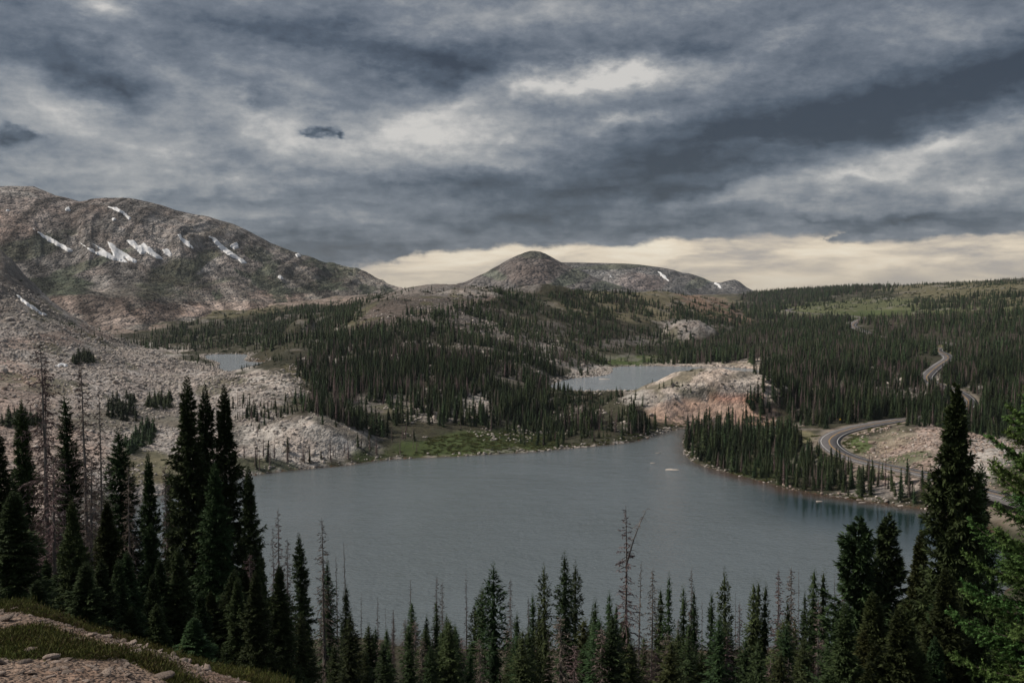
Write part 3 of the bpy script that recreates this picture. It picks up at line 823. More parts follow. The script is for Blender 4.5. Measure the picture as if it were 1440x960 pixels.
# ------------------------------------------------------------------ water
def water_material():
    m, N = new_mat('lake_water')
    pos = N.n('ShaderNodeNewGeometry').outputs['Position']
    at = N.n('ShaderNodeAttribute', attribute_name='tint')
    w1 = N.noise(N.vm('MULTIPLY', pos, (1.0, 1.6, 0)), .75, 4, .55, .3).outputs[0]
    w2 = N.noise(N.vm('MULTIPLY', pos, (1.0, 1.3, 0)), .16, 3, .5).outputs[0]
    gust = N.rng(N.noise(pos, .014, 4, .55, .6).outputs[0], .38, .64)
    calm = at.outputs['Alpha']           # 1 in the sheltered water under the trees
    amp = N.m('MULTIPLY', N.m('MULTIPLY_ADD', gust, .6, .7), N.m('MULTIPLY_ADD', calm, -.88, 1.0))
    h = N.m('MULTIPLY', N.m('MULTIPLY_ADD', w2, 1.3, w1), amp)
    p = finish(N, at.outputs['Color'], N.m('MULTIPLY_ADD', calm, -.07, .12), h, .85, .42, .5)
    p.inputs['IOR'].default_value = 1.333
    return m
M_water = water_material()
def water_mesh(poly, lev, shallow):
    P_ = np.array(poly)
    x0, y0 = P_.min(0) - 6; x1, y1 = P_.max(0) + 6
    st = 4.0
    gx = np.arange(x0, x1 + st, st); gy = np.arange(y0, y1 + st, st)
    GX, GY = np.meshgrid(gx, gy)
    d, _ = seg_dist(GX, GY, poly); ins = inside(GX, GY, poly)
    sd = np.where(ins, d, -d)
    f = grid_faces(*GX.shape)
    f = f[(sd.ravel()[f] > -8).all(1)]
    used = np.unique(f); mp = np.full(GX.size, -1); mp[used] = np.arange(len(used))
    x = GX.ravel()[used]; y = GY.ravel()[used]; s = sd.ravel()[used]
    z = np.full(x.size, lev)
    deep_or_sheen = np.array([.142, .166, .176]) if shallow else np.array([.30, .33, .35]); c = np.tile(deep_or_sheen, (x.size, 1))  # far lakes: pale sky sheen put into the water colour
    calm = np.zeros(x.size)
    if shallow:
        # red-brown shallows along the wooded point, beyond them the dark tree reflection put into a teal colour, calm water in its lee
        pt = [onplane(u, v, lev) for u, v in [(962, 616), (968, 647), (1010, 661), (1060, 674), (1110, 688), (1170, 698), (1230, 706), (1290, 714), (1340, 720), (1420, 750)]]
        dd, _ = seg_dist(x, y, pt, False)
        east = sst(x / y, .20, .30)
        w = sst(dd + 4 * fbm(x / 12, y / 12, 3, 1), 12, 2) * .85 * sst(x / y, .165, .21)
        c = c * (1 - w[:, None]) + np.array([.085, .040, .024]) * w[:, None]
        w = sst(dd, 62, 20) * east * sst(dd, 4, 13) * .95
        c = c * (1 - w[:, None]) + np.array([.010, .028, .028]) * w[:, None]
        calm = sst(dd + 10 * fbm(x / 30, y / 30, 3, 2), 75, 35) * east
        w = sst(s + 3 * fbm(x / 14, y / 14, 3, 4), 6, 1) * .6
        c = c * (1 - w[:, None]) + np.array([.07, .055, .04]) * w[:, None]
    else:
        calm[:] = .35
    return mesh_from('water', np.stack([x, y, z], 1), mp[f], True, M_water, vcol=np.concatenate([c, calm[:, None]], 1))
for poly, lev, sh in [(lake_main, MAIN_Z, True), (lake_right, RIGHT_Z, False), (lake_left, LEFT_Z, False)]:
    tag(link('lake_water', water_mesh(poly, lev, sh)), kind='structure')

# ------------------------------------------------------------------ road: asphalt with painted lines
M_asph, N = new_mat('asphalt')
pos = N.n('ShaderNodeNewGeometry').outputs['Position']
nn = N.noise(pos, .6, 6, .6).outputs[0]
finish(N, N.ramp(nn, [(.3, (.105, .098, .100)), (.7, (.165, .152, .152))]), .9, N.noise(pos, 8, 4).outputs[0], .3, .05)
M_white, N = new_mat('white_road_paint'); finish(N, (.62, .60, .58), .7)
M_yel, N = new_mat('yellow_road_paint'); finish(N, (.62, .36, .10), .7)
fine = catmull(road_ctrl, 16)
tang = np.gradient(fine[:, :2], axis=0); tang /= np.linalg.norm(tang, axis=1)[:, None]
nor = np.stack([-tang[:, 1], tang[:, 0]], 1)
def ribbon(off0, off1, lift, thick=None):
    a = fine[:, :2] + nor * off0; b = fine[:, :2] + nor * off1
    z = fine[:, 2] + lift
    n = len(fine)
    v = np.concatenate([np.c_[a, z], np.c_[b, z]])
    i = np.arange(n - 1)
    f = np.stack([i, i + 1, n + i + 1, n + i], 1)
    if thick:
        v = np.concatenate([v, np.c_[a, z - thick], np.c_[b, z - thick]])
        f = np.concatenate([f, np.stack([i, 2 * n + i, 2 * n + i + 1, i + 1], 1), np.stack([n + i, n + i + 1, 3 * n + i + 1, 3 * n + i], 1)])
    return v, f
v, f = ribbon(-4.3, 4.3, .35, 1.2)
road = tag(link('road', mesh_from('road', v, f, False, M_asph)), kind='structure')
for nm, offs, mt in [('edge_line', (-3.42, -3.18), M_white), ('edge_line', (3.18, 3.42), M_white), ('centre_line', (-.22, -.08), M_yel), ('centre_line', (.08, .22), M_yel)]:
    v, f = ribbon(offs[0], offs[1], .362)
    link(nm, mesh_from(nm, v, f, False, mt), road)

# ------------------------------------------------------------------ tree builders
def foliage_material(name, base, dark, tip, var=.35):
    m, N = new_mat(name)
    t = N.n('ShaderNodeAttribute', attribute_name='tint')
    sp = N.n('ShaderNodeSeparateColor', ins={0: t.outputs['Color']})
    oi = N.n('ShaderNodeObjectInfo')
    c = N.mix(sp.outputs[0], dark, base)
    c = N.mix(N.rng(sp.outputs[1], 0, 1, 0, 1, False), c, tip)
    k = N.m('MULTIPLY_ADD', oi.outputs['Random'], var * 2, 1 - var)
    hs = N.n('ShaderNodeHueSaturation', ins={'Hue': N.m('MULTIPLY_ADD', N.m('FRACT', N.m('MULTIPLY', oi.outputs['Random'], 7.13)), .07, .455), 'Saturation': 1.0, 'Value': k, 'Color': c})
    p = finish(N, hs.outputs[0], .75, spec=.12)
    return m
M_need = foliage_material('spruce_needles', (.055, .088, .032), (.024, .040, .018), (.125, .18, .06))
M_need_o = foliage_material('olive_needles', (.060, .076, .026), (.028, .036, .015), (.125, .145, .048))
M_need_near = foliage_material('near_needles', (.046, .090, .020), (.018, .038, .012), (.13, .225, .065), .08)
M_need_far = foliage_material('distant_needles', (.040, .062, .024), (.020, .032, .015), (.080, .108, .036), .55)
M_dry = foliage_material('dry_twigs', (.140, .104, .090), (.078, .060, .053), (.21, .165, .145), .30)
def bark_material(name, a, b):
    m, N = new_mat(name)
    pos = N.n('ShaderNodeTexCoord').outputs['Object']
    n1 = N.noise(N.vm('MULTIPLY', pos, (6, 6, 1.2)), 2.2, 5, .6).outputs[0]
    finish(N, N.ramp(n1, [(.35, a), (.65, b)]), .9, n1, .6, .03)
    return m
M_bark = bark_material('spruce_bark', (.055, .042, .034), (.13, .10, .085))
M_grey = bark_material('dead_grey_wood', (.11, .098, .090), (.27, .24, .22))

def tube(path, radii, sides=5):
    path = np.array(path, float); n = len(path)
    d = np.gradient(path, axis=0); d /= np.linalg.norm(d, axis=1)[:, None] + 1e-9
    ref = np.where(np.abs(d[:, 2:3]) > .9, np.array([[1., 0, 0]]), np.array([[0., 0, 1.]]))
    a = np.cross(d, ref); a /= np.linalg.norm(a, axis=1)[:, None] + 1e-9
    b = np.cross(d, a)
    ang = np.linspace(0, 2 * np.pi, sides, endpoint=False)
    v = path[:, None] + np.asarray(radii)[:, None, None] * (np.cos(ang)[None, :, None] * a[:, None] + np.sin(ang)[None, :, None] * b[:, None])
    f = []
    i = np.arange((n - 1) * sides); r = i // sides; c = i % sides; c2 = (c + 1) % sides
    return v.reshape(-1, 3), np.stack([r * sides + c, r * sides + c2, (r + 1) * sides + c2, (r + 1) * sides + c], 1)

def trunk_mesh(name, h, r, rng, mat, lean=0.0, sides=7, bend=0.012, n=10):
    z = np.linspace(0, h, n)
    w = np.cumsum(rng.normal(0, bend * h / n * 2, (n, 2)), 0) * (z / h)[:, None]
    w[:, 0] += lean * (z / h) ** 1.6 * h
    path = np.c_[w, z]; path[0, 2] -= .6
    rr = r * (1 - z / h) ** 1.0 + .010
    rr[0] *= 1.35
    v, f = tube(path, rr, sides)
    return path, (v, f), mesh_from(name, v, f, True, mat)

def crown_geo(h, R, rng, nb, nt, z0=.06, twl=.34, tww=.3, droop=.35, hang=.5, sparse=0.0, axis=None, power=.85, tipup=.25, tuft=1, tmax=None):
    """foliage as twig blades set along drooping boughs; vectorised; returns verts, quads, tint"""
    k = np.arange(nb) + rng.random(nb)
    zf = z0 + (1 - z0) * (k / nb) ** .92
    q = 1 - zf
    L = R * (q ** power + .022) * rng.uniform(.66, 1.15, nb)
    L *= 1 + .22 * np.sin(zf * 23 + rng.random() * 6)
    lowfade = np.clip((zf - z0) / .10 + .55, 0, 1); L *= lowfade
    keep = rng.random(nb) > sparse
    az = np.arange(nb) * 2.39996 + rng.normal(0, .4, nb)
    e0 = .75 * zf ** 2 - .05 + rng.normal(0, .12, nb)         # starting slope of a bough
    nt_ = nt
    s = (np.arange(nt_) + .5) / nt_
    s = .12 + .88 * s ** .8
    S = np.tile(s, (nb, 1)) + rng.normal(0, .03, (nb, nt_)); S = np.clip(S, .05, 1.02)
    out = L[:, None] * S
    dz = out * e0[:, None] - droop * (1 - zf)[:, None] ** .5 * L[:, None] * S ** 1.6 * .8 + tipup * L[:, None] * S ** 4 * .5
    ca, sa = np.cos(az)[:, None], np.sin(az)[:, None]
    bx, by, bz = out * ca, out * sa, zf[:, None] * h + dz
    side = np.where(np.arange(nt_) % 2 == 0, 1, -1)[None, :]
    tl = (twl * L[:, None] * (1.08 - .62 * S) + .085 * R) * rng.uniform(.7, 1.25, (nb, nt_))
    tl = np.minimum(tl, .75 * R) * np.clip((1 - zf) * 7 + .22, 0, 1)[:, None]
    ta = az[:, None] + side * (rng.uniform(.35, 1.15, (nb, nt_)) * (1.05 - .65 * S))
    if tmax: tl = np.minimum(tl, tmax * rng.uniform(.6, 1.1, tl.shape))
    last = np.zeros((nb, nt_), bool); last[:, -1] = True
    ta = np.where(last, az[:, None], ta)
    td = -hang * rng.uniform(-.25, 1.0, (nb, nt_)) * (1 - zf[:, None] * .7) + np.where(last, .2, 0)
    dirx, diry, dirz = np.cos(ta) * np.cos(td), np.sin(ta) * np.cos(td), np.sin(td) + .35 * zf[:, None] ** 3
    B = np.stack([bx, by, bz], -1).reshape(-1, 3); D = np.stack([dirx, diry, dirz], -1).reshape(-1, 3)
    TL = tl.reshape(-1); kp = np.repeat(keep, nt_)
    zz = np.repeat(zf, nt_); SS = S.reshape(-1)
    B, D, TL, zz, SS = B[kp], D[kp], TL[kp], zz[kp], SS[kp]
    if tuft > 1:
        B = np.repeat(B, tuft, 0); D = np.repeat(D, tuft, 0) + rng.normal(0, .42, (len(D) * tuft, 3)); TL = np.repeat(TL, tuft) * rng.uniform(.45, 1.0, len(TL) * tuft)
        zz = np.repeat(zz, tuft); SS = np.repeat(SS, tuft)
        B = B + rng.uniform(0, .55, len(B))[:, None] * D * TL[:, None] * .8
    D /= np.linalg.norm(D, axis=1)[:, None]
    up = np.tile(np.array([0, 0, 1.]), (len(D), 1)) + rng.normal(0, .55, D.shape)
    sv = np.cross(D, up); sv /= np.linalg.norm(sv, axis=1)[:, None] + 1e-9
    wd = (TL * tww * rng.uniform(.7, 1.2, len(TL)))[:, None]
    TLc = TL[:, None]
    if axis is not None:
        ax = np.interp(B[:, 2], axis[:, 2], axis[:, 0]); ay = np.interp(B[:, 2], axis[:, 2], axis[:, 1])
        B = B + np.stack([ax, ay, 0 * ax], 1)
    p0 = B - D * TLc * .08
    p1 = B + D * TLc * .42 + sv * wd * .5
    p2 = B + D * TLc + np.array([0, 0, -1.]) * TLc * .06
    p3 = B + D * TLc * .42 - sv * wd * .5
    V = np.stack([p0, p1, p2, p3], 1).reshape(-1, 3)
    n = len(B)
    Fq = np.arange(n * 4).reshape(n, 4)
    shade = np.clip(rng.uniform(.0, 1.0, n), 0, 1)
    tip = np.clip((SS - .72) * 1.6, 0, 1) * (rng.random(n) < .55) * rng.uniform(.2, .9, n)
    tint = np.zeros((n, 4, 3)); tint[..., 0] = shade[:, None]; tint[:, 2, 1] = tip; tint[:, 1, 1] = tip * .5; tint[:, 3, 1] = tip * .5
    return V, Fq, tint.reshape(-1, 3)

def tiers_geo(h, R, rng, nt, npt, z0, power, k=1.0, axis=None, drop=.28, bright=.5):
    """ragged umbrella tiers: the solid body of boughs round the trunk"""
    V, Fc, T = [], [], []; off = 0
    for i in range(nt):
        zf = z0 + (.97 - z0) * (i + rng.uniform(-.25, .25)) / nt
        zf = max(zf, z0 * .6)
        q = 1 - zf
        r = (R * (q ** power + .02) * (1 + .16 * rng.normal())) * k
        sp = h * (.97 - z0) / nt
        n = npt * 2
        a = np.arange(n) * 2 * np.pi / n + rng.uniform(0, 6.28) + rng.normal(0, .12, n)
        rr = np.where(np.arange(n) % 2 == 0, rng.uniform(.75, 1.2, n), rng.uniform(.38, .62, n)) * r
        zz = zf * h - drop * rr * (1.0 - .55 * zf) + rng.normal(0, .05, n) * r + np.where(np.arange(n) % 2 == 0, 0, -.06 * r)
        ring = np.c_[rr * np.cos(a), rr * np.sin(a), zz]
        ap = np.array([[0, 0, zf * h + max(sp * 1.15, .55 * r * .6)]])
        v = np.concatenate([ap, ring])
        if axis is not None:
            v[:, 0] += np.interp(v[:, 2], axis[:, 2], axis[:, 0]); v[:, 1] += np.interp(v[:, 2], axis[:, 2], axis[:, 1])
        V.append(v); j = np.arange(n)
        Fc.append(np.stack([np.zeros(n, int), 1 + j, 1 + (j + 1) % n], 1) + off); off += len(v)
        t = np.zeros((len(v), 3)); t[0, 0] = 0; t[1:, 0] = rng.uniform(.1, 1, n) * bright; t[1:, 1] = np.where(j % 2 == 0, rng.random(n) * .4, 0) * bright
        T.append(t)
    return np.concatenate(V), np.concatenate(Fc), np.concatenate(T)

def branches_geo(h, R, rng, nb, sub=4, z0=.15, r0=.018, droop=.5, axis=None, curl=.6):
    """bare twisted boughs of a dead conifer: thin three-sided tubes with side twigs"""
    Vs, Fs, Ts = [], [], []; off = 0
    for i in range(nb):
        zf = z0 + (.985 - z0) * (i + rng.random()) / nb
        L = R * ((1 - zf) ** .6 * .9 + .10) * rng.uniform(.35, 1.25)
        az = rng.uniform(0, 2 * np.pi)
        s = np.linspace(0, 1, 5)
        e0 = rng.normal(-.05, .25)
        bend = rng.normal(0, .35)
        a = az + bend * s
        out = L * s
        z = zf * h + out * e0 - droop * L * s ** 1.8 * (1 - zf * .6) + curl * L * .35 * s ** 4
        x = np.cumsum(np.r_[0, np.diff(out)] * np.cos(a)); y = np.cumsum(np.r_[0, np.diff(out)] * np.sin(a))
        path = np.c_[x, y, z] + rng.normal(0, .015 * L, (5, 3))
        if axis is not None:
            path[:, 0] += np.interp(zf * h, axis[:, 2], axis[:, 0]); path[:, 1] += np.interp(zf * h, axis[:, 2], axis[:, 1])
        v, f = tube(path, r0 * (1 - s) ** .7 * (1.15 - zf) + .004, 3)
        Vs.append(v); Fs.append(f + off); off += len(v); Ts.append(np.tile([rng.random(), rng.random() * .5, 0], (len(v), 1)))
        for j in range(sub):
            t = rng.uniform(.2, 1.0); kx = t * 4; k0 = min(int(kx), 3)
            p = path[k0] * (1 - (kx - k0)) + path[k0 + 1] * (kx - k0)
            ln = L * rng.uniform(.15, .42)
            dd = np.array([np.cos(az + rng.choice([-1, 1]) * rng.uniform(.4, 1.3)), np.sin(az + rng.choice([-1, 1]) * rng.uniform(.4, 1.3)), -rng.uniform(.1, 1.1)])
            dd /= np.linalg.norm(dd)
            w = np.cross(dd, rng.normal(0, 1, 3)); w /= np.linalg.norm(w) + 1e-9; w *= .010 + r0 * .38
            mid = p + dd * ln * .5 + np.array([0, 0, .06 * ln])
            vv = np.array([p - w, p + w, mid + w * .7, mid - w * .7, p + dd * ln])
            Vs.append(vv); Fs.append(np.array([[0, 1, 2, 3]]) + off)
            Fs.append(np.array([[3, 2, 4, 4]]) + off)
            off += 5; Ts.append(np.tile([rng.random(), rng.random(), 0], (5, 1)))
    V = np.concatenate(Vs); Fq = np.concatenate([f for f in Fs if f.shape[1] == 4]); T = np.concatenate(Ts)
    tri = Fq[:, 2] != Fq[:, 3]
    tri = Fq[:, 3] == Fq[:, 2]
    tri2 = np.array([len(set(r)) < 4 for r in Fq[:]]) if len(Fq) < 0 else (Fq[:, 3] == Fq[:, 2])
    return V, [Fq[~tri2], Fq[tri2][:, :3]], T

def make_tree(seed, kind, h, R, lod, **kw):
    """returns dict of meshes: trunk, crown; unit: metres, base at z=0"""
    rng = np.random.default_rng(seed)
    dead = kind == 'dead'
    lean = kw.get('lean', 0.0)
    path, tg, tm = trunk_mesh('trunk', h * (1 if dead else .97), max(.05, h * (.0125 if dead else .013)) * kw.get('tr', 1), rng, M_grey if dead else M_bark, lean, 7 if lod == 0 else (5 if lod == 1 else 3), .010, 10 if lod < 2 else 4)
    if dead:
        nb, sub = {0: (210, 10), 1: (190, 8), 2: (44, 2), 3: (16, 1)}[lod]
        V, Fq, T = branches_geo(h, R, rng, int(nb * kw.get('full', 1)), sub, kw.get('z0', .12), {0: .022, 1: .032, 2: .06, 3: .10}[lod], axis=path)
        mat = M_dry
        if lod >= 2:                                   # far off the fine twigs read as a thin brown body
            v2, f2, t2 = tiers_geo(h, R, rng, 12 if lod == 2 else 8, 5, .12, .75, .42, path, bright=1.0)
            Fq = Fq + [f2 + len(V)]; V = np.concatenate([V, v2]); T = np.concatenate([T, t2])
    else:
        nb, nt, tuft, tww = {0: (400, 19, 5, .30), 1: (300, 11, 2, .34), 2: (110, 5, 1, .55), 3: (34, 3, 1, .8)}[lod]
        V, Fq, T = crown_geo(h, R, rng, int(nb * kw.get('full', 1)), nt, kw.get('z0', .05), kw.get('twl', .36) * (.78 if lod == 0 else 1), tww, kw.get('droop', .4), kw.get('hang', .55), kw.get('sparse', 0.05), path, kw.get('power', .85), tuft=kw.get('tuft', tuft), tmax={0: .30, 1: .48}.get(lod))
        mat = kw.get('mat', M_need)
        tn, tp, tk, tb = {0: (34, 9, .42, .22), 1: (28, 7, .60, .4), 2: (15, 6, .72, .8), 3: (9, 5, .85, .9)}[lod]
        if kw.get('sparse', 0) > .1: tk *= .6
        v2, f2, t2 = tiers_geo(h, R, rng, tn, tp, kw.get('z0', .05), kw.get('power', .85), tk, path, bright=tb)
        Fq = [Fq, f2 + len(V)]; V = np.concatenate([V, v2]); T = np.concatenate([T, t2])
    return dict(path=path, trunk=tm, crown=mesh_from('branches' if dead else 'crown', V, Fq, False, mat, vcol=T), tg=tg, cg=(V, Fq, T), mat=mat, dead=dead, h=h)

def joined(t, name, mats=None):
    """trunk and crown in one mesh, for distant copies"""
    tv, tf = t['tg']; V, Fq, T = t['cg']
    fl = Fq if isinstance(Fq, list) else [Fq]
    faces = [tf] + [f + len(tv) for f in fl]
    fm = np.concatenate([np.zeros(len(tf))] + [np.ones(len(f)) for f in fl])
    # keep quads and triangles in the given order
    vc = np.concatenate([np.tile([.5, .2, 0], (len(tv), 1)), T])
    return mesh_from(name, np.concatenate([tv, V]), faces, False, None, fm, mats or [M_grey if t['dead'] else M_bark, t['mat']], vc)

print('trees...')
# hero variants (unit height, scaled on placing would thicken; so a few real heights)
def place_tree(t, name, x, y, z, s, rz, label, cat, group=None, sx=None):
    root = bpy.data.objects.new(name, None); COL.objects.link(root)
    root.empty_display_size = .3
    root.location = (x, y, z); root.rotation_euler = (0, 0, rz); root.scale = (sx or s, sx or s, s)
    tag(root, label, cat, group)
    link('trunk', t['trunk'], root); tag(link('branches' if t['dead'] else 'crown', t['crown'], root), kind='stuff')
    return root

V0 = {  # close variants, 12 m tall
    'spruce': [make_tree(101 + i, 'live', 12, r, 0, power=p, sparse=.04, hang=hg, droop=dr) for i, (r, p, hg, dr) in enumerate([(1.75, .92, .55, .40), (1.6, .86, .7, .5), (2.0, 1.0, .45, .3)])],
    'layered': [make_tree(151 + i, 'live', 12, r, 0, power=1.0, sparse=.14, hang=.25, droop=.18, full=.75, twl=.30, tuft=9) for i, r in enumerate([3.5, 3.1])],
    'spire': [make_tree(111 + i, 'live', 12, r, 0, power=.62, hang=.9, droop=.55, sparse=.06, mat=M_need) for i, r in enumerate([.95, 1.1])],
    'olive': [make_tree(121, 'live', 13, 2.5, 0, power=1.0, hang=.5, droop=.25, sparse=.05, mat=M_need_o, full=1.25, twl=.28, tuft=8)],
    'snag': [make_tree(131 + i, 'dead', 12, r, 0, z0=z, full=f) for i, (r, z, f) in enumerate([(1.6, .12, 1.3), (1.05, .08, 1.5), (1.2, .2, 1.0)])],
    'dry': [make_tree(141, 'dead', 12, 1.25, 0, z0=.05, full=1.7)],
}
V1 = {  # middle distance, 12 m tall
    'spruce': [make_tree(201 + i, 'live', 12, r, 1, power=p, sparse=.05, hang=hg) for i, (r, p, hg) in enumerate([(1.8, .86, .45), (1.5, .8, .6), (1.2, .72, .7), (1.65, .85, .5)])],
    'layered': [make_tree(211 + i, 'live', 12, r, 1, power=.82, sparse=.12, hang=.2, droop=.15, full=.8) for i, r in enumerate([2.5, 2.1])],
    'spire': [make_tree(221 + i, 'live', 12, r, 1, power=.6, hang=.85, droop=.5) for i, r in enumerate([.85, 1.0, .75])],
    'olive': [make_tree(231, 'live', 12, 1.5, 1, power=.7, mat=M_need_o)],
    'snag': [make_tree(241 + i, 'dead', 12, r, 1, z0=z, full=f, lean=l) for i, (r, z, f, l) in enumerate([(1.0, .12, 1.3, 0), (.7, .25, .8, .02), (1.25, .08, 1.6, 0), (.5, .4, .5, -.03)])],
    'dry': [make_tree(251 + i, 'dead', 12, r, 1, z0=.05, full=1.9) for i, r in enumerate([1.0, 1.2])],
}

# ------------------------------------------------------------------ foreground trees, one by one
# (u of top, v of top, distance Y, kind, index, width factor, lean, label)
FG = [
 (30, 562, 37, 'spruce', 0, .75, 'dark green spruce with a dead skirt, second from the left edge'),
 (-6, 600, 30, 'spruce', 1, .9, 'dark spruce cut by the left edge of the picture'),
 (18, 690, 25, 'spruce', 2, .95, 'full blue-green young spruce low in the left corner'),
 (56, 478, 34, 'snag', 0, .8, 'tallest grey snag on the left with thin crooked top'),
 (63, 497, 34.6, 'snag', 1, .5, 'thinner grey snag standing hard against the tallest snag'),
 (90, 552, 39, 'spire', 0, 1.1, 'slim dark spruce spire between the tall grey snags'),
 (113, 503, 35, 'snag', 1, .75, 'tall bare snag right of the slim spire, dark bushy top'),
 (139, 545, 36, 'snag', 2, .6, 'leaning bare snag with few branches, right of the bushy one'),
 (128, 640, 33, 'dry', 0, .9, 'reddish brown dead spruce with matted fine twigs between two snags'),
 (75, 640, 33, 'dry', 0, .9, 'grey brown dead spruce tangled round the foot of the tallest snag'),
 (166, 598, 41, 'spire', 1, 1.15, 'dark spire spruce standing alone before the grey scree'),
 (180, 655, 40, 'dry', 0, .7, 'brown dead spruce just right of the lone dark spire'),
 (150, 705, 31, 'olive', 0, .6, 'yellow green spruce low behind the leaning snag'),
 (208, 636, 42, 'spruce', 1, .65, 'narrow olive spruce with the blue water gap on its left'),
 (232, 650, 43, 'dry', 0, .55, 'upright brown dead spruce left of the three tallest spruces'),
 (238, 655, 46, 'spire', 0, .9, 'short dark spire behind the upright brown dead spruce'),
 (263, 528, 40, 'spruce', 1, .98, 'leftmost of the three tallest dark spruces, with ragged open top'),
 (288, 540, 42, 'spruce', 0, .80, 'middle of the three tallest dark spruces'),
 (315, 541, 40, 'spruce', 2, .84, 'rightmost of the three tallest dark spruces'),
 (302, 650, 36, 'spruce', 1, .9, 'broad dark spruce in front of the three tallest ones'),
 (349, 655, 43, 'spruce', 2, .72, 'dark spruce with stepped right edge against the lake'),
 (366, 775, 46, 'spruce', 0, .7, 'small spruce at the right foot of the three tallest'),
 (391, 713, 47, 'snag', 1, .55, 'thin grey snag with hooked twigs at the left end of the lake view'),
 (384, 738, 48, 'snag', 2, .35, 'bare pole snag beside the hooked grey snag'),
 (404, 755, 49, 'dry', 0, .5, 'fine pinkish dead spruce left of the narrow green spire'),
 (420, 748, 50, 'spire', 1, .85, 'narrow green spire spruce with dead lower half before the lake'),
 (101, 700, 28, 'spruce', 2, .55, 'dark spruce in the shade under the left snags'),
 (212, 735, 33, 'spruce', 0, .75, 'dark green spruce below the blue water gap'),
 (178, 775, 27, 'spruce', 2, .6, 'small fresh green spruce above the stony slope'),
 (52, 815, 19, 'spruce', 2, .5, 'tiny spruce sapling at the lip of the stony slope'),
 (250, 770, 29, 'spruce', 2, .7, 'bushy dark spruce in front of the trio, above the grassy lip'),
 (120, 790, 23, 'spruce', 1, .7, 'low drooping spruce behind the stony slope'),
 (272, 868, 22, 'spruce', 2, .6, 'little spruce sapling half way along the grassy lip'),
 (330, 800, 34, 'spruce', 1, .95, 'dark full spruce at the right end of the grassy lip'),
]
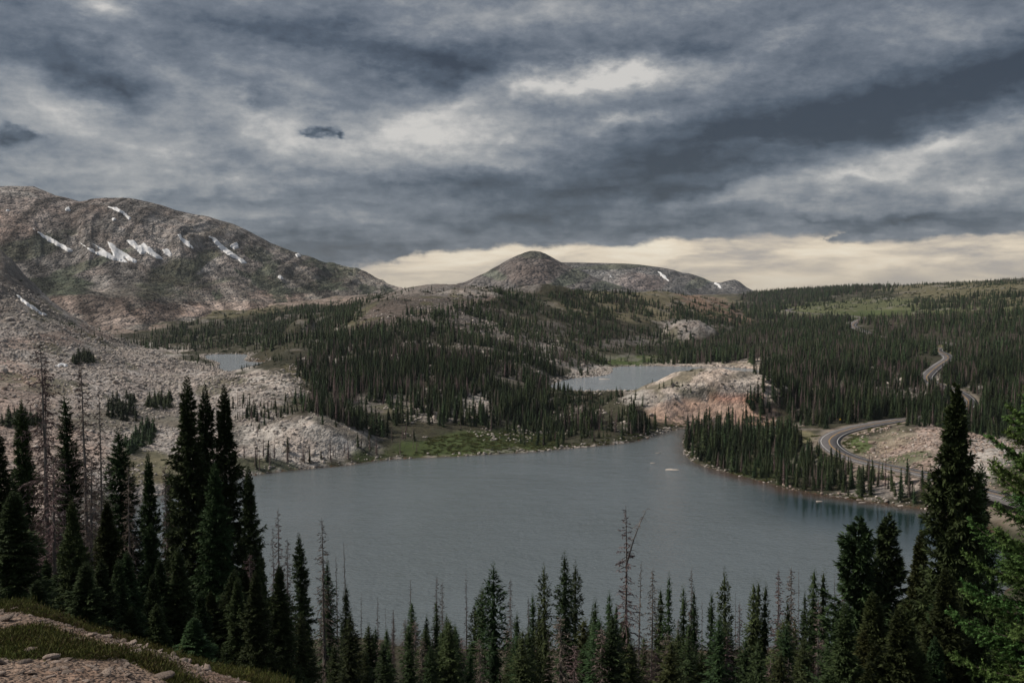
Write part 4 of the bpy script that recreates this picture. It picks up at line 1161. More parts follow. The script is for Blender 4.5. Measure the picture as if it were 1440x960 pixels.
FM = [
 (452, 727, 62, 'snag', 0, .9, 'tall grey snag thick with drooping twigs, left of the lake view'),
 (460, 784, 64, 'spruce', 1, .85, 'dark spruce standing right behind the tall twiggy snag'),
 (472, 778, 66, 'snag', 1, .5, 'bare thin snag beside the dark spruce'),
 (483, 761, 66, 'snag', 3, .6, 'bare grey pole, topmost just right of the twiggy snag'),
 (487, 820, 62, 'spruce', 2, .9, 'dark pointed spruce under the bare grey pole'),
 (508, 832, 70, 'snag', 3, .5, 'lonely thin snag over the pale lake shore gap'),
 (531, 838, 72, 'snag', 0, .35, 'small snag with short level twigs'),
 (528, 880, 66, 'spruce', 2, .95, 'small spruce below the snag with level twigs'),
 (543, 882, 70, 'spire', 0, 1.0, 'small spire beside a broken snag'),
 (542, 852, 74, 'snag', 3, .4, 'broken snag behind the small spire'),
 (553, 855, 72, 'dry', 0, .5, 'short pink brown dead spruce left of the leaning snag'),
 (577, 812, 68, 'snag', 1, .6, 'snag leaning right with a forked tip'),
 (570, 868, 62, 'dry', 1, .8, 'tangled dead spruce at the foot of the leaning snag'),
 (579, 842, 66, 'spire', 1, 1.1, 'rounded green spire right of the leaning snag'),
 (600, 862, 66, 'spruce', 2, .8, 'green spruce between the rounded spire and two snags'),
 (614, 808, 70, 'snag', 0, .6, 'left of a pair of twiggy dead tops'),
 (622, 816, 71, 'snag', 2, .5, 'right of a pair of twiggy dead tops'),
 (613, 840, 66, 'spire', 2, 1.1, 'dark spire growing under the pair of dead tops'),
 (628, 860, 67, 'spruce', 2, .8, 'dark spruce right of the pair of dead tops'),
 (640, 876, 68, 'spire', 0, 1.0, 'short dark spire in the gap before the tall thin snag'),
 (655, 802, 70, 'snag', 1, .55, 'tall thin snag left of the broad layered spruces'),
 (668, 846, 66, 'layered', 1, .7, 'small layered spruce left of the two broad ones'),
 (679, 820, 64, 'layered', 1, .8, 'second broad spruce with layered boughs'),
 (694, 790, 60, 'layered', 0, .9, 'largest broad spruce with upswept layered boughs in the centre'),
 (718, 811, 68, 'snag', 2, .5, 'dead top poking out right of the largest layered spruce'),
 (727, 858, 66, 'spruce', 2, .9, 'short spruce right of the dead top'),
 (743, 838, 72, 'dry', 0, .5, 'thin brown dead tree left of the pointed centre spruce'),
 (749, 832, 68, 'spruce', 2, .85, 'pointed spruce left of the sparse candle top'),
 (765, 790, 63, 'layered', 1, .6, 'sparse spruce with a bare candle tip'),
 (758, 850, 64, 'spruce', 1, .7, 'dark spruce crowded below the candle tip'),
 (794, 772, 58, 'spruce', 1, .95, 'tallest dark green spruce in the lower middle'),
 (809, 786, 61, 'layered', 1, .62, 'airy olive spruce just right of the tallest middle spruce'),
 (837, 838, 64, 'spruce', 2, .95, 'dark green spruce left of the twin small ones'),
 (857, 828, 66, 'spruce', 2, .9, 'pointed spruce immediately left of the big forked snag'),
 (867, 845, 68, 'spire', 0, 1.0, 'short spire touching the big forked snag'),
 (880, 710, 56, 'snag', 0, 1.0, 'big forked snag rising highest before the lake, brown and twiggy'),
 (902, 788, 62, 'snag', 1, .7, 'straight snag just right of the big forked snag'),
 (918, 797, 64, 'snag', 2, .8, 'bushy grey snag second right of the big forked one'),
 (929, 822, 64, 'spire', 1, 1.0, 'small dark spire behind bushy grey snag'),
 (941, 802, 62, 'spruce', 2, .7, 'dark narrow spruce with clean point, middle right'),
 (961, 818, 64, 'spruce', 2, .75, 'dark narrow spruce left of the twiggy headed one'),
 (973, 796, 63, 'snag', 0, .6, 'twiggy dead top growing out of dark foliage'),
 (976, 822, 63, 'spruce', 1, .7, 'dark spruce under the twiggy dead top'),
 (987, 842, 68, 'snag', 1, .4, 'short bare snag right of the dark foliage clump'),
 (1001, 828, 62, 'spruce', 2, .85, 'shadowy spruce left of the bright green candle'),
 (1019, 796, 58, 'layered', 1, .62, 'bright green spruce with candle tip, middle right'),
 (1040, 845, 62, 'dry', 0, .7, 'brown dead spruce right of the bright green candle'),
 (1034, 830, 70, 'snag', 3, .4, 'needle thin bare snag behind the brown dead spruce'),
 (1060, 812, 63, 'spire', 1, 1.15, 'left spire of a tight dark trio'),
 (1067, 811, 64, 'spire', 0, 1.2, 'middle spire of a tight dark trio'),
 (1077, 813, 63, 'spire', 2, 1.3, 'right spire of a tight dark trio'),
 (1095, 798, 60, 'dry', 0, .9, 'reddish dead spruce, left of two, beyond the dark trio'),
 (1113, 794, 61, 'dry', 1, .8, 'dead spruce, right of two, with grey level twigs'),
 (1108, 838, 60, 'spruce', 2, .8, 'green spruce crowded between the two dead ones'),
 (1123, 799, 64, 'snag', 3, .4, 'bare stick between dead spruce and twin spires'),
 (1132, 826, 61, 'spruce', 1, .6, 'small dark spruce left of the twin spires'),
 (1145, 793, 60, 'spire', 1, 1.2, 'left of two dark twin spires near the big right spruces'),
 (1158, 796, 60, 'spire', 0, 1.3, 'right of two dark twin spires near the big right spruces'),
 (1151, 840, 56, 'dry', 0, .9, 'faded brown dead spruce in front of the twin spires'),
 (1174, 802, 60, 'snag', 3, .4, 'short pole snag left of the two big pointed spruces'),
 (1186, 785, 50, 'snag', 2, .8, 'wiry dead bush of a snag against the big pointed spruce'),
]
FR = [
 (1208, 727, 40, 'layered', 0, 1.0, 'left of two big pointed spruces overlapping the lake on the right'),
 (1248, 722, 41, 'layered', 1, 1.0, 'right of two big pointed spruces overlapping the lake'),
 (1345, 540, 33, 'olive', 0, .88, 'tall olive green spruce with thin spire rising above the road'),
 (1296, 745, 38, 'olive', 0, .72, 'olive spruce filling in left of the tall olive one'),
 (1380, 650, 36, 'spruce', 1, .9, 'dark spruce behind the tall olive one on its right'),
 (1228, 830, 36, 'spruce', 1, .85, 'low dark spruce between the two big pointed ones'),
 (1180, 850, 44, 'spruce', 0, .7, 'dark spruce at the left foot of the big pointed ones'),
 (1330, 800, 27, 'olive', 0, .8, 'dense olive spruce at the bottom right'),
]
NAMES = {'spruce': ('spruce_tree', 'spruce'), 'layered': ('spruce_tree', 'spruce'), 'spire': ('spruce_tree', 'spruce'), 'olive': ('spruce_tree', 'spruce'),
         'snag': ('dead_tree', 'dead tree'), 'dry': ('dead_tree', 'dead tree')}
GRP = {'spruce_tree': 'spruces on the near slope', 'dead_tree': 'dead trees on the near slope'}
FGXY = []
FGLAB = []
def beside(u, prefix, rows=None):
    best = min((r for r in FGLAB if rows is None or r[2] in rows), key=lambda r: abs(r[0] - u))
    lab = best[1]
    for a in ('the ', 'a '):
        if lab.startswith(a): lab = lab[len(a):]
    w = (prefix + ' the ' + lab).split()
    return ' '.join(w[:16]).rstrip(',')
def put_fg(rows, V, rs):
    rr = random.Random(rs)
    for (u, v, Y, kind, idx, wf, lab) in rows:
        t, s = ray(u, v); x = float(t) * Y; zt = float(s) * Y
        zb = gz(x, Y) - .15
        T = V[kind][idx % len(V[kind])]
        hgt = zt - zb
        sz = hgt / T['h']
        rz = rr.uniform(0, 6.28)
        px_, py_ = T['path'][-1, 0], T['path'][-1, 1]
        # width follows the photo: factor relative to the variant at 12 m
        sx = wf * min(1.25, max(.75, sz ** .4))
        offx = (px_ * math.cos(rz) - py_ * math.sin(rz)) * sx; offy = (px_ * math.sin(rz) + py_ * math.cos(rz)) * sx
        nm, cat = NAMES[kind]
        place_tree(T, nm, x - offx, Y - offy, zb, sz, rz, lab, cat, GRP[nm], sx)
        FGXY.append((x, Y)); FGLAB.append((u, lab, {3: 'L', 4: 'M', 5: 'R'}[rs]))
put_fg(FG, V0, 3)
put_fg(FM, V1, 4)
put_fg(FR, V0, 5)

# fork of the big snag: second leader, a part of that tree
for o in COL.objects:
    if o.get('label', '').startswith('big forked snag'):
        fork = o
h_ = 12
pth = np.array([(0.0, 0, .79 * h_), (.16, .05, .83 * h_), (.38, .1, .88 * h_), (.68, .1, .935 * h_), (1.02, .1, .985 * h_)])
rz_ = -fork.rotation_euler.z
c_, s_ = math.cos(rz_), math.sin(rz_)
pth[:, :2] = np.c_[pth[:, 0] * c_ - pth[:, 1] * s_, pth[:, 0] * s_ + pth[:, 1] * c_]
v, f = tube(pth, [.045, .042, .034, .024, .008], 6)
ld = link('leader', mesh_from('leader', v, f, True, M_grey), fork)
rgl = np.random.default_rng(5)
Vs, Fs, off = [], [], 0
for k in range(26):
    i = rgl.uniform(.3, 4); i0 = min(int(i), 3); p = pth[i0] * (1 - i + i0) + pth[i0 + 1] * (i - i0)
    a = rgl.uniform(0, 6.28); L = rgl.uniform(.15, .55)
    q = np.array([p, p + [math.cos(a) * L * .5, math.sin(a) * L * .5, .02], p + [math.cos(a) * L, math.sin(a) * L, -.3 * L]])
    v, f = tube(q, [.014, .01, .003], 3); Vs.append(v); Fs.append(f + off); off += len(v)
tag(link('twigs', mesh_from('twigs', np.concatenate(Vs), np.concatenate(Fs), False, M_dry, vcol=np.tile([.5, .3, 0], (off, 1))), ld), kind='stuff')

# crowding lower trees that close the bottom of the picture
rr = random.Random(12)
for k in range(100):
    u = rr.uniform(395, 1290) if k < 78 else rr.uniform(495, 690); Y = rr.uniform(46, 62)
    v = rr.uniform(856, 930) if k < 78 else rr.uniform(872, 915)
    if 500 < u < 516: v = max(v, 915)
    kind = rr.choice(['spruce', 'spruce', 'spruce', 'olive', 'dry', 'spire', 'dry'])
    t, s = ray(u, v); x = float(t) * Y; zb = gz(x, Y) - .15; zt = float(s) * Y
    T = V1[kind][rr.randrange(len(V1[kind]))]
    sz = max(.25, (zt - zb) / 12)
    nm, cat = NAMES[kind]
    place_tree(T, nm, x, Y, zb, sz, rr.uniform(0, 6.28), beside(u, 'low dead spruce below' if nm == 'dead_tree' else 'low dark spruce below'), cat,
               'low dead spruces along the bottom edge' if nm == 'dead_tree' else 'low spruces along the bottom edge', max(.5, sz * 1.5))
for k in range(104):
    u = rr.uniform(370, 1300); Y = rr.uniform(70, 150)
    v = rr.uniform(862, 925)
    if 492 < u < 525: v = max(v, 925)
    kind = rr.choice(['spruce', 'spruce', 'olive', 'spire', 'dry', 'snag', 'dry'])
    t, s = ray(u, v); x = float(t) * Y; zb = gz(x, Y) - .15; zt = float(s) * Y
    T = V1[kind][rr.randrange(len(V1[kind]))]
    sz = min(1.35, max(.3, (zt - zb) / 12))
    nm, cat = NAMES[kind]
    place_tree(T, nm, x, Y, zb, sz, rr.uniform(0, 6.28), beside(u, 'half hidden dead tree behind' if nm == 'dead_tree' else 'half hidden spruce behind'), cat,
               'dead trees behind the front row' if nm == 'dead_tree' else 'spruces behind the front row', sz)
for k in range(34):
    u = rr.uniform(0, 420); Y = rr.uniform(24, 40)
    v = rr.uniform(770, 880) if u > 130 else rr.uniform(730, 800)
    kind = rr.choice(['spruce', 'spruce', 'olive', 'dry']) if Y > 30 else 'spruce'
    t, s = ray(u, v); x = float(t) * Y; zb = gz(x, Y) - .15; zt = float(s) * Y
    T = V0[kind][rr.randrange(len(V0[kind]))]
    sz = max(.15, (zt - zb) / T['h'])
    nm, cat = NAMES[kind]
    place_tree(T, nm, x, Y, zb, sz, rr.uniform(0, 6.28), beside(u, 'low shaded dead spruce by' if nm == 'dead_tree' else 'low shaded spruce by', 'L'), cat,
               'dead understorey on the left' if nm == 'dead_tree' else 'understorey spruces on the left', max(.4, sz * 1.2))
for k in range(22):
    u = rr.uniform(1190, 1470); Y = rr.uniform(24, 36)
    v = rr.uniform(830, 920)
    kind = rr.choice(['spruce', 'olive', 'olive'])
    t, s = ray(u, v); x = float(t) * Y; zb = gz(x, Y) - .15; zt = float(s) * Y
    T = V0[kind][rr.randrange(len(V0[kind]))]
    sz = max(.15, (zt - zb) / T['h'])
    place_tree(T, 'spruce_tree', x, Y, zb, sz, rr.uniform(0, 6.28), beside(u, 'low shaded spruce by', 'R'), 'spruce', 'understorey spruces on the right', max(.45, sz * 1.2))

# ------------------------------------------------------------------ the close spruce on the right edge, bough by bough
def near_spruce():
    rng = np.random.default_rng(77)
    Y = 11.5; u, v = 1474, 530
    t, s = ray(u, v); x = float(t) * Y; zt = float(s) * Y; zb = gz(x, Y) - .2
    h = zt - zb
    root = bpy.data.objects.new('spruce_tree', None); COL.objects.link(root); root.location = (x, Y, zb)
    tag(root, 'close fresh green spruce with plump light tipped boughs at the right edge', 'spruce')
    z = np.linspace(0, h, 12)
    tv, tf = tube(np.c_[z * 0, z * 0, z], .13 * (1 - z / h) + .012, 8)
    link('trunk', mesh_from('trunk', tv, tf, True, M_bark), root)
    nb = 128
    for i in range(nb):
        zf = .06 + .92 * (i + rng.random() * .6) / nb
        L = (1.52 * (1 - zf) ** .62 + .10) * rng.uniform(.7, 1.12)
        az = i * 2.39996 + rng.normal(0, .25)
        n = 7
        ss = np.linspace(0, 1, n)
        out = L * ss; zz = zf * h + out * (.15 + .5 * zf ** 2) - .32 * L * ss ** 1.6 * (1 - .5 * zf) + .22 * L * ss ** 3.5
        path = np.c_[out * math.cos(az), out * math.sin(az), zz]
        bv, bf = tube(path, .016 * (1 - ss) + .004, 4)
        # shoots: base position, direction, length
        P, D, LL, tipn = [], [], [], []
        ns = max(12, int(L * 125))
        for k in range(ns):
            q = .10 + .90 * (k + rng.random()) / ns
            kx = q * (n - 1); k0 = min(int(kx), n - 2)
            p = path[k0] * (1 - kx + k0) + path[k0 + 1] * (kx - k0)
            d = path[k0 + 1] - path[k0]; d /= np.linalg.norm(d)
            sd = rng.choice([-1, 1]); side = np.array([-d[1], d[0], 0]); side /= np.linalg.norm(side) + 1e-9
            dd = d * rng.uniform(.45, 1.0) + side * sd * rng.uniform(.45, 1.0) + np.array([0, 0, rng.uniform(-.55, .25)])
            dd /= np.linalg.norm(dd)
            ln = (.13 + .20 * (1 - q) * L) * rng.uniform(.7, 1.2)
            m = max(1, int(ln / .085))
            for j in range(m):
                P.append(p + dd * ln * j / m + np.array([0, 0, -.03 * j / m])); e = dd + rng.normal(0, .28, 3); D.append(e / np.linalg.norm(e)); LL.append(.085 * rng.uniform(.8, 1.35)); tipn.append(1.0 if j == m - 1 else .15)
        P.append(path[-2]); D.append(path[-1] - path[-2]); D[-1] = D[-1] / np.linalg.norm(D[-1]); LL.append(.13); tipn.append(1.)
        P = np.array(P); D = np.array(D); LL = np.array(LL); tipn = np.array(tipn)
        # needles: short blades all round each shoot, swept forward
        K = 16
        N_ = len(P)
        tpos = np.tile((np.arange(K) + .5) / K, (N_, 1)); ph = rng.uniform(0, 6.28, (N_, K))
        a = np.cross(D, [0, 0, 1.]); a /= np.linalg.norm(a, axis=1)[:, None] + 1e-9; b = np.cross(D, a)
        rad = np.cos(ph)[..., None] * a[:, None] + np.sin(ph)[..., None] * b[:, None]
        base = P[:, None] + D[:, None] * (tpos * LL[:, None])[..., None]
        nd = rad * .85 + D[:, None] * .65
        nl = (.034 * (1.15 - .35 * tpos))[..., None] * rng.uniform(.8, 1.15, (N_, K, 1))
        w = np.cross(nd, D[:, None] + rng.normal(0, .3, (N_, K, 3))); w /= np.linalg.norm(w, axis=2)[..., None] + 1e-9
        v0 = base - w * .0062; v1 = base + w * .0062; v2 = base + nd * nl
        V = np.stack([v0, v1, v2], 2).reshape(-1, 3)
        tn = np.zeros((N_, K, 3, 3)); tn[..., 0] = rng.uniform(.2, 1, (N_, K))[..., None]
        tn[..., 1] = (tipn[:, None] * np.clip(tpos * 1.1, 0, 1) * rng.uniform(.5, 1.0, (N_, 1)))[..., None]
        br = link('branch', mesh_from('branch', bv, bf, True, M_bark), root)
        tag(link('needles', mesh_from('needles', V, np.arange(len(V)).reshape(-1, 3), False, M_need_near, vcol=tn.reshape(-1, 3)), br), kind='stuff')
near_spruce()

# ------------------------------------------------------------------ instanced masses (stuff) on real ground
def scatter_stuff(name, pts, rot, scl, idx, variants, label=None, tilt=None):
    coll = bpy.data.collections.new(name + '_kinds')          # source meshes, not linked to the scene
    for i, me_ in enumerate(variants):
        coll.objects.link(bpy.data.objects.new('%s_%02d' % (name, i), me_))
    me_ = bpy.data.meshes.new(name)
    me_.vertices.add(len(pts)); me_.vertices.foreach_set('co', np.asarray(pts, np.float32).ravel())
    for nm, tp, key, arr in (('rot', 'FLOAT_VECTOR', 'vector', rot), ('scl', 'FLOAT_VECTOR', 'vector', scl), ('idx', 'INT', 'value', idx)):
        a = me_.attributes.new(nm, tp, 'POINT'); a.data.foreach_set(key, np.asarray(arr, np.int32 if tp == 'INT' else np.float32).ravel())
    o = link(name, me_)
    ng = bpy.data.node_groups.new(name + '_nodes', 'GeometryNodeTree')
    ng.interface.new_socket('Geometry', in_out='INPUT', socket_type='NodeSocketGeometry')
    ng.interface.new_socket('Geometry', in_out='OUTPUT', socket_type='NodeSocketGeometry')
    nd = ng.nodes; gi = nd.new('NodeGroupInput'); go = nd.new('NodeGroupOutput')
    ci = nd.new('GeometryNodeCollectionInfo'); ci.inputs[0].default_value = coll; ci.inputs[1].default_value = True; ci.inputs[2].default_value = True
    ip = nd.new('GeometryNodeInstanceOnPoints'); ip.inputs['Pick Instance'].default_value = True
    def attr(n, t):
        q = nd.new('GeometryNodeInputNamedAttribute'); q.data_type = t; q.inputs[0].default_value = n
        return [s for s in q.outputs if s.enabled and s.name == 'Attribute'][0]
    ng.links.new(gi.outputs[0], ip.inputs['Points']); ng.links.new(ci.outputs[0], ip.inputs['Instance'])
    ng.links.new(attr('idx', 'INT'), ip.inputs['Instance Index'])
    ng.links.new(attr('rot', 'FLOAT_VECTOR'), ip.inputs['Rotation'])
    ng.links.new(attr('scl', 'FLOAT_VECTOR'), ip.inputs['Scale'])
    ng.links.new(ip.outputs[0], go.inputs[0])
    md = o.modifiers.new('scatter', 'NODES'); md.node_group = ng
    tag(o, label=label, kind='stuff')
    return o

# ---- where trees stand: polygons in photo pixels of the ground they stand on
def PG(*a): return [tuple(q) for q in a]
# polygon, density per 100 m2, dead share, height, spread, noise (0 even .. 1 very patchy)
FOREST = [
 ('point', PG((958, 600), (1000, 608), (1100, 612), (1118, 622), (1146, 636), (1165, 648), (1215, 664), (1300, 684), (1380, 704), (1400, 725), (1330, 730), (1280, 716), (1170, 702), (1060, 678), (960, 650)), 7.5, .10, 12.5, .30, .08),
 ('point', PG((1170, 655), (1215, 668), (1290, 684), (1330, 700), (1320, 722), (1170, 700)), 4.0, .2, 9, .30, .2),
 ('dome', PG((905, 575), (935, 580), (940, 600), (905, 606)), 4, .1, 9, .3, .1),
 ('east', PG((1085, 596), (1078, 560), (1090, 530), (1060, 512), (985, 513), (930, 511), (930, 492), (1000, 480), (1080, 470), (1120, 462), (1180, 462), (1190, 470), (1240, 480), (1290, 490), (1290, 520), (1282, 560), (1252, 588), (1180, 598), (1150, 606), (1128, 600)), 6.0, .27, 11.8, .30, .20),
 ('east', PG((1262, 596), (1298, 572), (1312, 545), (1330, 520), (1362, 497), (1375, 486), (1600, 480), (1700, 560), (1700, 680), (1440, 622), (1350, 606)), 6.0, .30, 12.5, .30, .18),
 ('east', PG((1220, 452), (1300, 446), (1400, 440), (1700, 430), (1700, 486), (1380, 488), (1352, 483), (1300, 478), (1246, 470), (1222, 462)), 3.0, .34, 13, .3, .2),
 ('eastfar', PG((1040, 445), (1100, 444), (1150, 448), (1192, 450), (1190, 462), (1090, 470), (1000, 482), (1010, 465)), 2.4, .2, 12, .3, .3),
 ('east', PG((1236, 472), (1380, 478), (1385, 502), (1300, 500), (1285, 492)), 4.0, .25, 11, .3, .1),
 ('east', PG((1265, 515), (1322, 510), (1312, 545), (1302, 578), (1262, 596), (1250, 590), (1280, 560)), 5.0, .25, 11, .3, .1),
 ('ridge', PG((1050, 414), (1120, 406), (1240, 403.5), (1260, 408), (1190, 414), (1150, 424), (1080, 440), (1050, 438)), 1.1, .3, 13, .3, .25),
 ('ridge', PG((1260, 404), (1310, 399), (1330, 400), (1300, 408)), .5, .2, 8, .3, .6),
 ('ridge', PG((1310, 400), (1440, 393), (1700, 378), (1700, 392), (1440, 401), (1350, 408)), .55, .1, 7, .3, .75),
 ('ridge', PG((1200, 412), (1255, 408), (1260, 430), (1200, 432)), .5, .1, 7, .3, .7),
 ('ridge', PG((1270, 424), (1440, 410), (1700, 400), (1700, 440), (1440, 440), (1280, 438)), 1.1, .2, 10, .3, .55),
 ('ridge', PG((1120, 428), (1190, 424), (1175, 436), (1120, 438)), .5, .1, 8, .3, .6),
 ('hill', PG((428, 478), (470, 470), (560, 462), (640, 462), (700, 480), (800, 520), (840, 560), (905, 600), (925, 606), (862, 616), (790, 622), (700, 608), (640, 606), (560, 622), (510, 610), (430, 585), (426, 540)), 6.2, .24, 10.8, .30, .50),
 ('hill', PG((860, 560), (900, 565), (930, 580), (945, 600), (900, 614), (840, 620), (830, 580)), 5, .12, 11.5, .25, .10),
 ('hill', PG((540, 640), (545, 615), (600, 612), (600, 634), (575, 642)), 2.5, .5, 10, .3, .3),
 ('hill', PG((700, 626), (700, 606), (790, 606), (850, 606), (865, 618), (800, 626), (740, 632)), 2.4, .2, 12, .3, .2),
 ('hillup', PG((640, 462), (560, 462), (500, 466), (560, 440), (640, 428), (720, 430), (800, 440), (860, 470), (850, 520), (790, 515), (700, 482)), 3.4, .26, 9, .3, .75),
 ('hillup', PG((680, 412), (760, 414), (860, 414), (930, 420), (1010, 430), (1050, 448), (1000, 470), (925, 494), (850, 506), (850, 470), (800, 438), (700, 432)), 2.8, .2, 9, .3, .6),
 ('crest', PG((545, 410), (620, 403), (700, 404), (860, 412), (960, 410), (1010, 420), (930, 424), (800, 420), (640, 424), (560, 430)), .45, .1, 6, .35, .8),
 ('crest', PG((500, 424), (560, 409), (600, 404), (600, 412), (540, 428), (500, 440)), .8, .1, 7, .3, .5),
 ('shore2', PG((780, 530), (800, 516), (830, 512), (858, 520), (850, 530), (810, 532), (790, 545)), 1.8, .1, 8, .3, .5),
 ('shore2', PG((850, 512), (860, 502), (1000, 504), (1060, 512), (1000, 517), (870, 513)), 2.4, .3, 11, .3, .5),
 ('belt', PG((205, 474), (250, 462), (350, 446), (430, 436), (500, 430), (520, 436), (470, 462), (430, 480), (380, 492), (300, 494), (215, 490)), 2.6, .16, 9.5, .3, .35),
 ('belt', PG((85, 452), (140, 464), (200, 480), (200, 488), (160, 480), (100, 466)), .9, .0, 5, .3, .6),
 ('belt', PG((370, 500), (400, 480), (470, 462), (480, 470), (430, 492), (400, 508), (380, 512)), 1.4, .0, 5, .3, .4),
 ('belt', PG((240, 498), (275, 500), (308, 514), (305, 522), (270, 510)), 2.4, .0, 4.5, .3, .3),
 ('belt', PG((335, 525), (352, 514), (385, 506), (383, 512), (360, 521)), 3.2, .0, 3.5, .3, .3),
 ('west', PG((325, 570), (360, 566), (400, 575), (398, 600), (350, 622), (320, 610)), 2.6, .35, 7, .4, .35),
 ('west', PG((398, 560), (430, 545), (430, 590), (400, 585)), 1.6, .1, 6, .3, .5),
 ('west', PG((345, 640), (400, 640), (480, 636), (548, 632), (550, 643), (485, 652), (430, 656), (362, 664)), 3.0, .35, 8, .35, .35),
 ('west', PG((375, 596), (440, 584), (520, 600), (540, 630), (440, 635), (360, 640)), .45, .1, 6, .3, .6),
 ('west', PG((190, 600), (218, 590), (222, 610), (195, 620)), 2.2, .1, 5, .3, .3),
 ('west', PG((236, 690), (300, 670), (345, 660), (345, 668), (300, 680), (240, 697)), 3.0, .2, 6, .3, .2),
 ('dome', PG((905, 546), (930, 543), (995, 522), (1005, 520), (985, 536), (930, 551)), 2.6, .0, 5, .35, .2),
 ('dome', PG((900, 540), (1080, 520), (1090, 560), (900, 566)), .18, .0, 5, .35, .6),
 ('dome', PG((1045, 560), (1090, 555), (1095, 598), (1050, 598)), 3.0, .1, 12, .3, .1),
 ('dome', PG((930, 590), (990, 592), (1045, 590), (1045, 597), (960, 600), (935, 602)), 1.0, .0, 9, .4, .3),
 ('hump', PG((1180, 612), (1300, 604), (1420, 630), (1400, 670), (1300, 660), (1200, 640)), .06, .0, 4, .3, .5),
]
# openings with no trees (ground photo pixels)
OPEN = [PG((600, 640), (598, 622), (640, 612), (690, 618), (770, 630), (740, 640)), PG((635, 570), (660, 556), (690, 560), (700, 580), (672, 592), (640, 588)),
        PG((560, 582), (605, 578), (620, 592), (570, 594)), PG((1108, 606), (1150, 600), (1166, 612), (1160, 634), (1120, 618)),
        PG((940, 458), (962, 450), (990, 455), (994, 470), (955, 474)), PG((520, 448), (600, 440), (560, 455)),
        PG((590, 420), (650, 408), (690, 418), (640, 436), (560, 440)), PG((1378, 540), (1420, 545), (1412, 551), (1380, 547)), PG((1318, 486), (1340, 485), (1340, 490), (1320, 494)),
        PG((900, 452), (930, 450), (925, 462)), PG((785, 534), (860, 528), (905, 552), (900, 560), (800, 552)), PG((1010, 428), (1045, 440), (1020, 446), (990, 436))]
rg = np.random.default_rng(21)
NCAND = 420000
cy = np.sqrt(rg.uniform(290 ** 2, 2700 ** 2, NCAND)); ctt = rg.uniform(-.6, .64, NCAND); cx = ctt * cy
AREA = .5 * 1.24 * (2700 ** 2 - 290 ** 2) / NCAND            # m2 per candidate
# denser candidates up close
N2 = 190000
cy2 = np.sqrt(rg.uniform(290 ** 2, 1100 ** 2, N2)); ct2 = rg.uniform(-.6, .64, N2)
AREA2 = .5 * 1.24 * (1100 ** 2 - 290 ** 2) / N2
m1 = cy > 1100
cx = np.concatenate([cx[m1], ct2 * cy2]); cy = np.concatenate([cy[m1], cy2]); area = np.concatenate([np.full(m1.sum(), AREA), np.full(N2, AREA2)])
cz = bil(cx, cy)
cuu, cvv = pix(cx, cy, cz)
dens_ = np.zeros(len(cx)); dead_ = np.zeros(len(cx)); hh = np.zeros(len(cx)); reg = np.full(len(cx), -1)
patch = fbm(cx / 34, cy / 34, 4, 2) + .35 * fbm(cx / 10, cy / 10, 2, 5)
wob_u = cuu + (14 + 26 * sst(cvv, 600, 480)) * fbm(cx / 38, cy / 38, 4, 6) + rg.normal(0, 5, len(cx)); wob_v = cvv + 5.5 * fbm(cx / 30 + 50, cy / 30, 3, 7) + rg.normal(0, 1.2, len(cx))
for k, (nm, poly, dn, dd, ht, sp, ns) in enumerate(FOREST):
    ins = inside(wob_u, wob_v, poly) & (reg < 0)
    g = np.clip(1 + ns * 3.2 * (patch + .05) / .6, 0, 1.7) if ns > 0 else 1
    dens_ = np.where(ins, dn * g, dens_); dead_ = np.where(ins, dd, dead_); hh = np.where(ins, ht, hh); reg = np.where(ins, k, reg)
for poly in OPEN:
    ins = inside(wob_u, wob_v, poly)
    dens_ = np.where(ins, dens_ * .05, dens_)
rd_, _ = seg_dist(cx, cy, road_coarse, False)
sdl = shore_sd(cx, cy)
dens_ = np.where((rd_ < np.where(cy > 780, 4.4, np.where(cy > 600, 5.2, 7.5))) | (sdl < 1.5), 0, dens_)
# verge towards the camera of the lower road stays low so that the road shows
keep = rg.random(len(cx)) < dens_ * area / 100 * np.where(cvv < 600, 1.75, 1.45)
cx, cy, cz, cuu, cvv, dead_, hh, reg, patch, rd_ = [a[keep] for a in (cx, cy, cz, cuu, cvv, dead_, hh, reg, patch, rd_)]
n = len(cx)
print('forest trees', n)
dpatch = fbm(cx / 45 + 7, cy / 45, 3, 1)
isdead = rg.random(n) < np.clip(dead_ * (1 + 2.6 * dpatch), 0, .9)
hgt = hh * np.where(cy > 420, .80, .86) * np.clip(rg.normal(.72, .27, n) * (1 + .7 * fbm(cx / 30, cy / 30, 3, 4)), .2, 1.3)
hgt = np.where((rd_ < 16) & (cvv > 596), np.minimum(hgt, np.maximum(5, rd_ * .85)), hgt)
names = np.array([f[0] for f in FOREST])
regn = names[reg]
hgt = np.where((regn == 'point') & (cuu > 1120) & (cvv < 680), hgt * .80, hgt)
hgt = np.where((cuu > 770) & (cuu < 905) & (cvv > 545) & (cvv < 590), hgt * .6, hgt)
yaw = rg.uniform(0, 6.28, n)

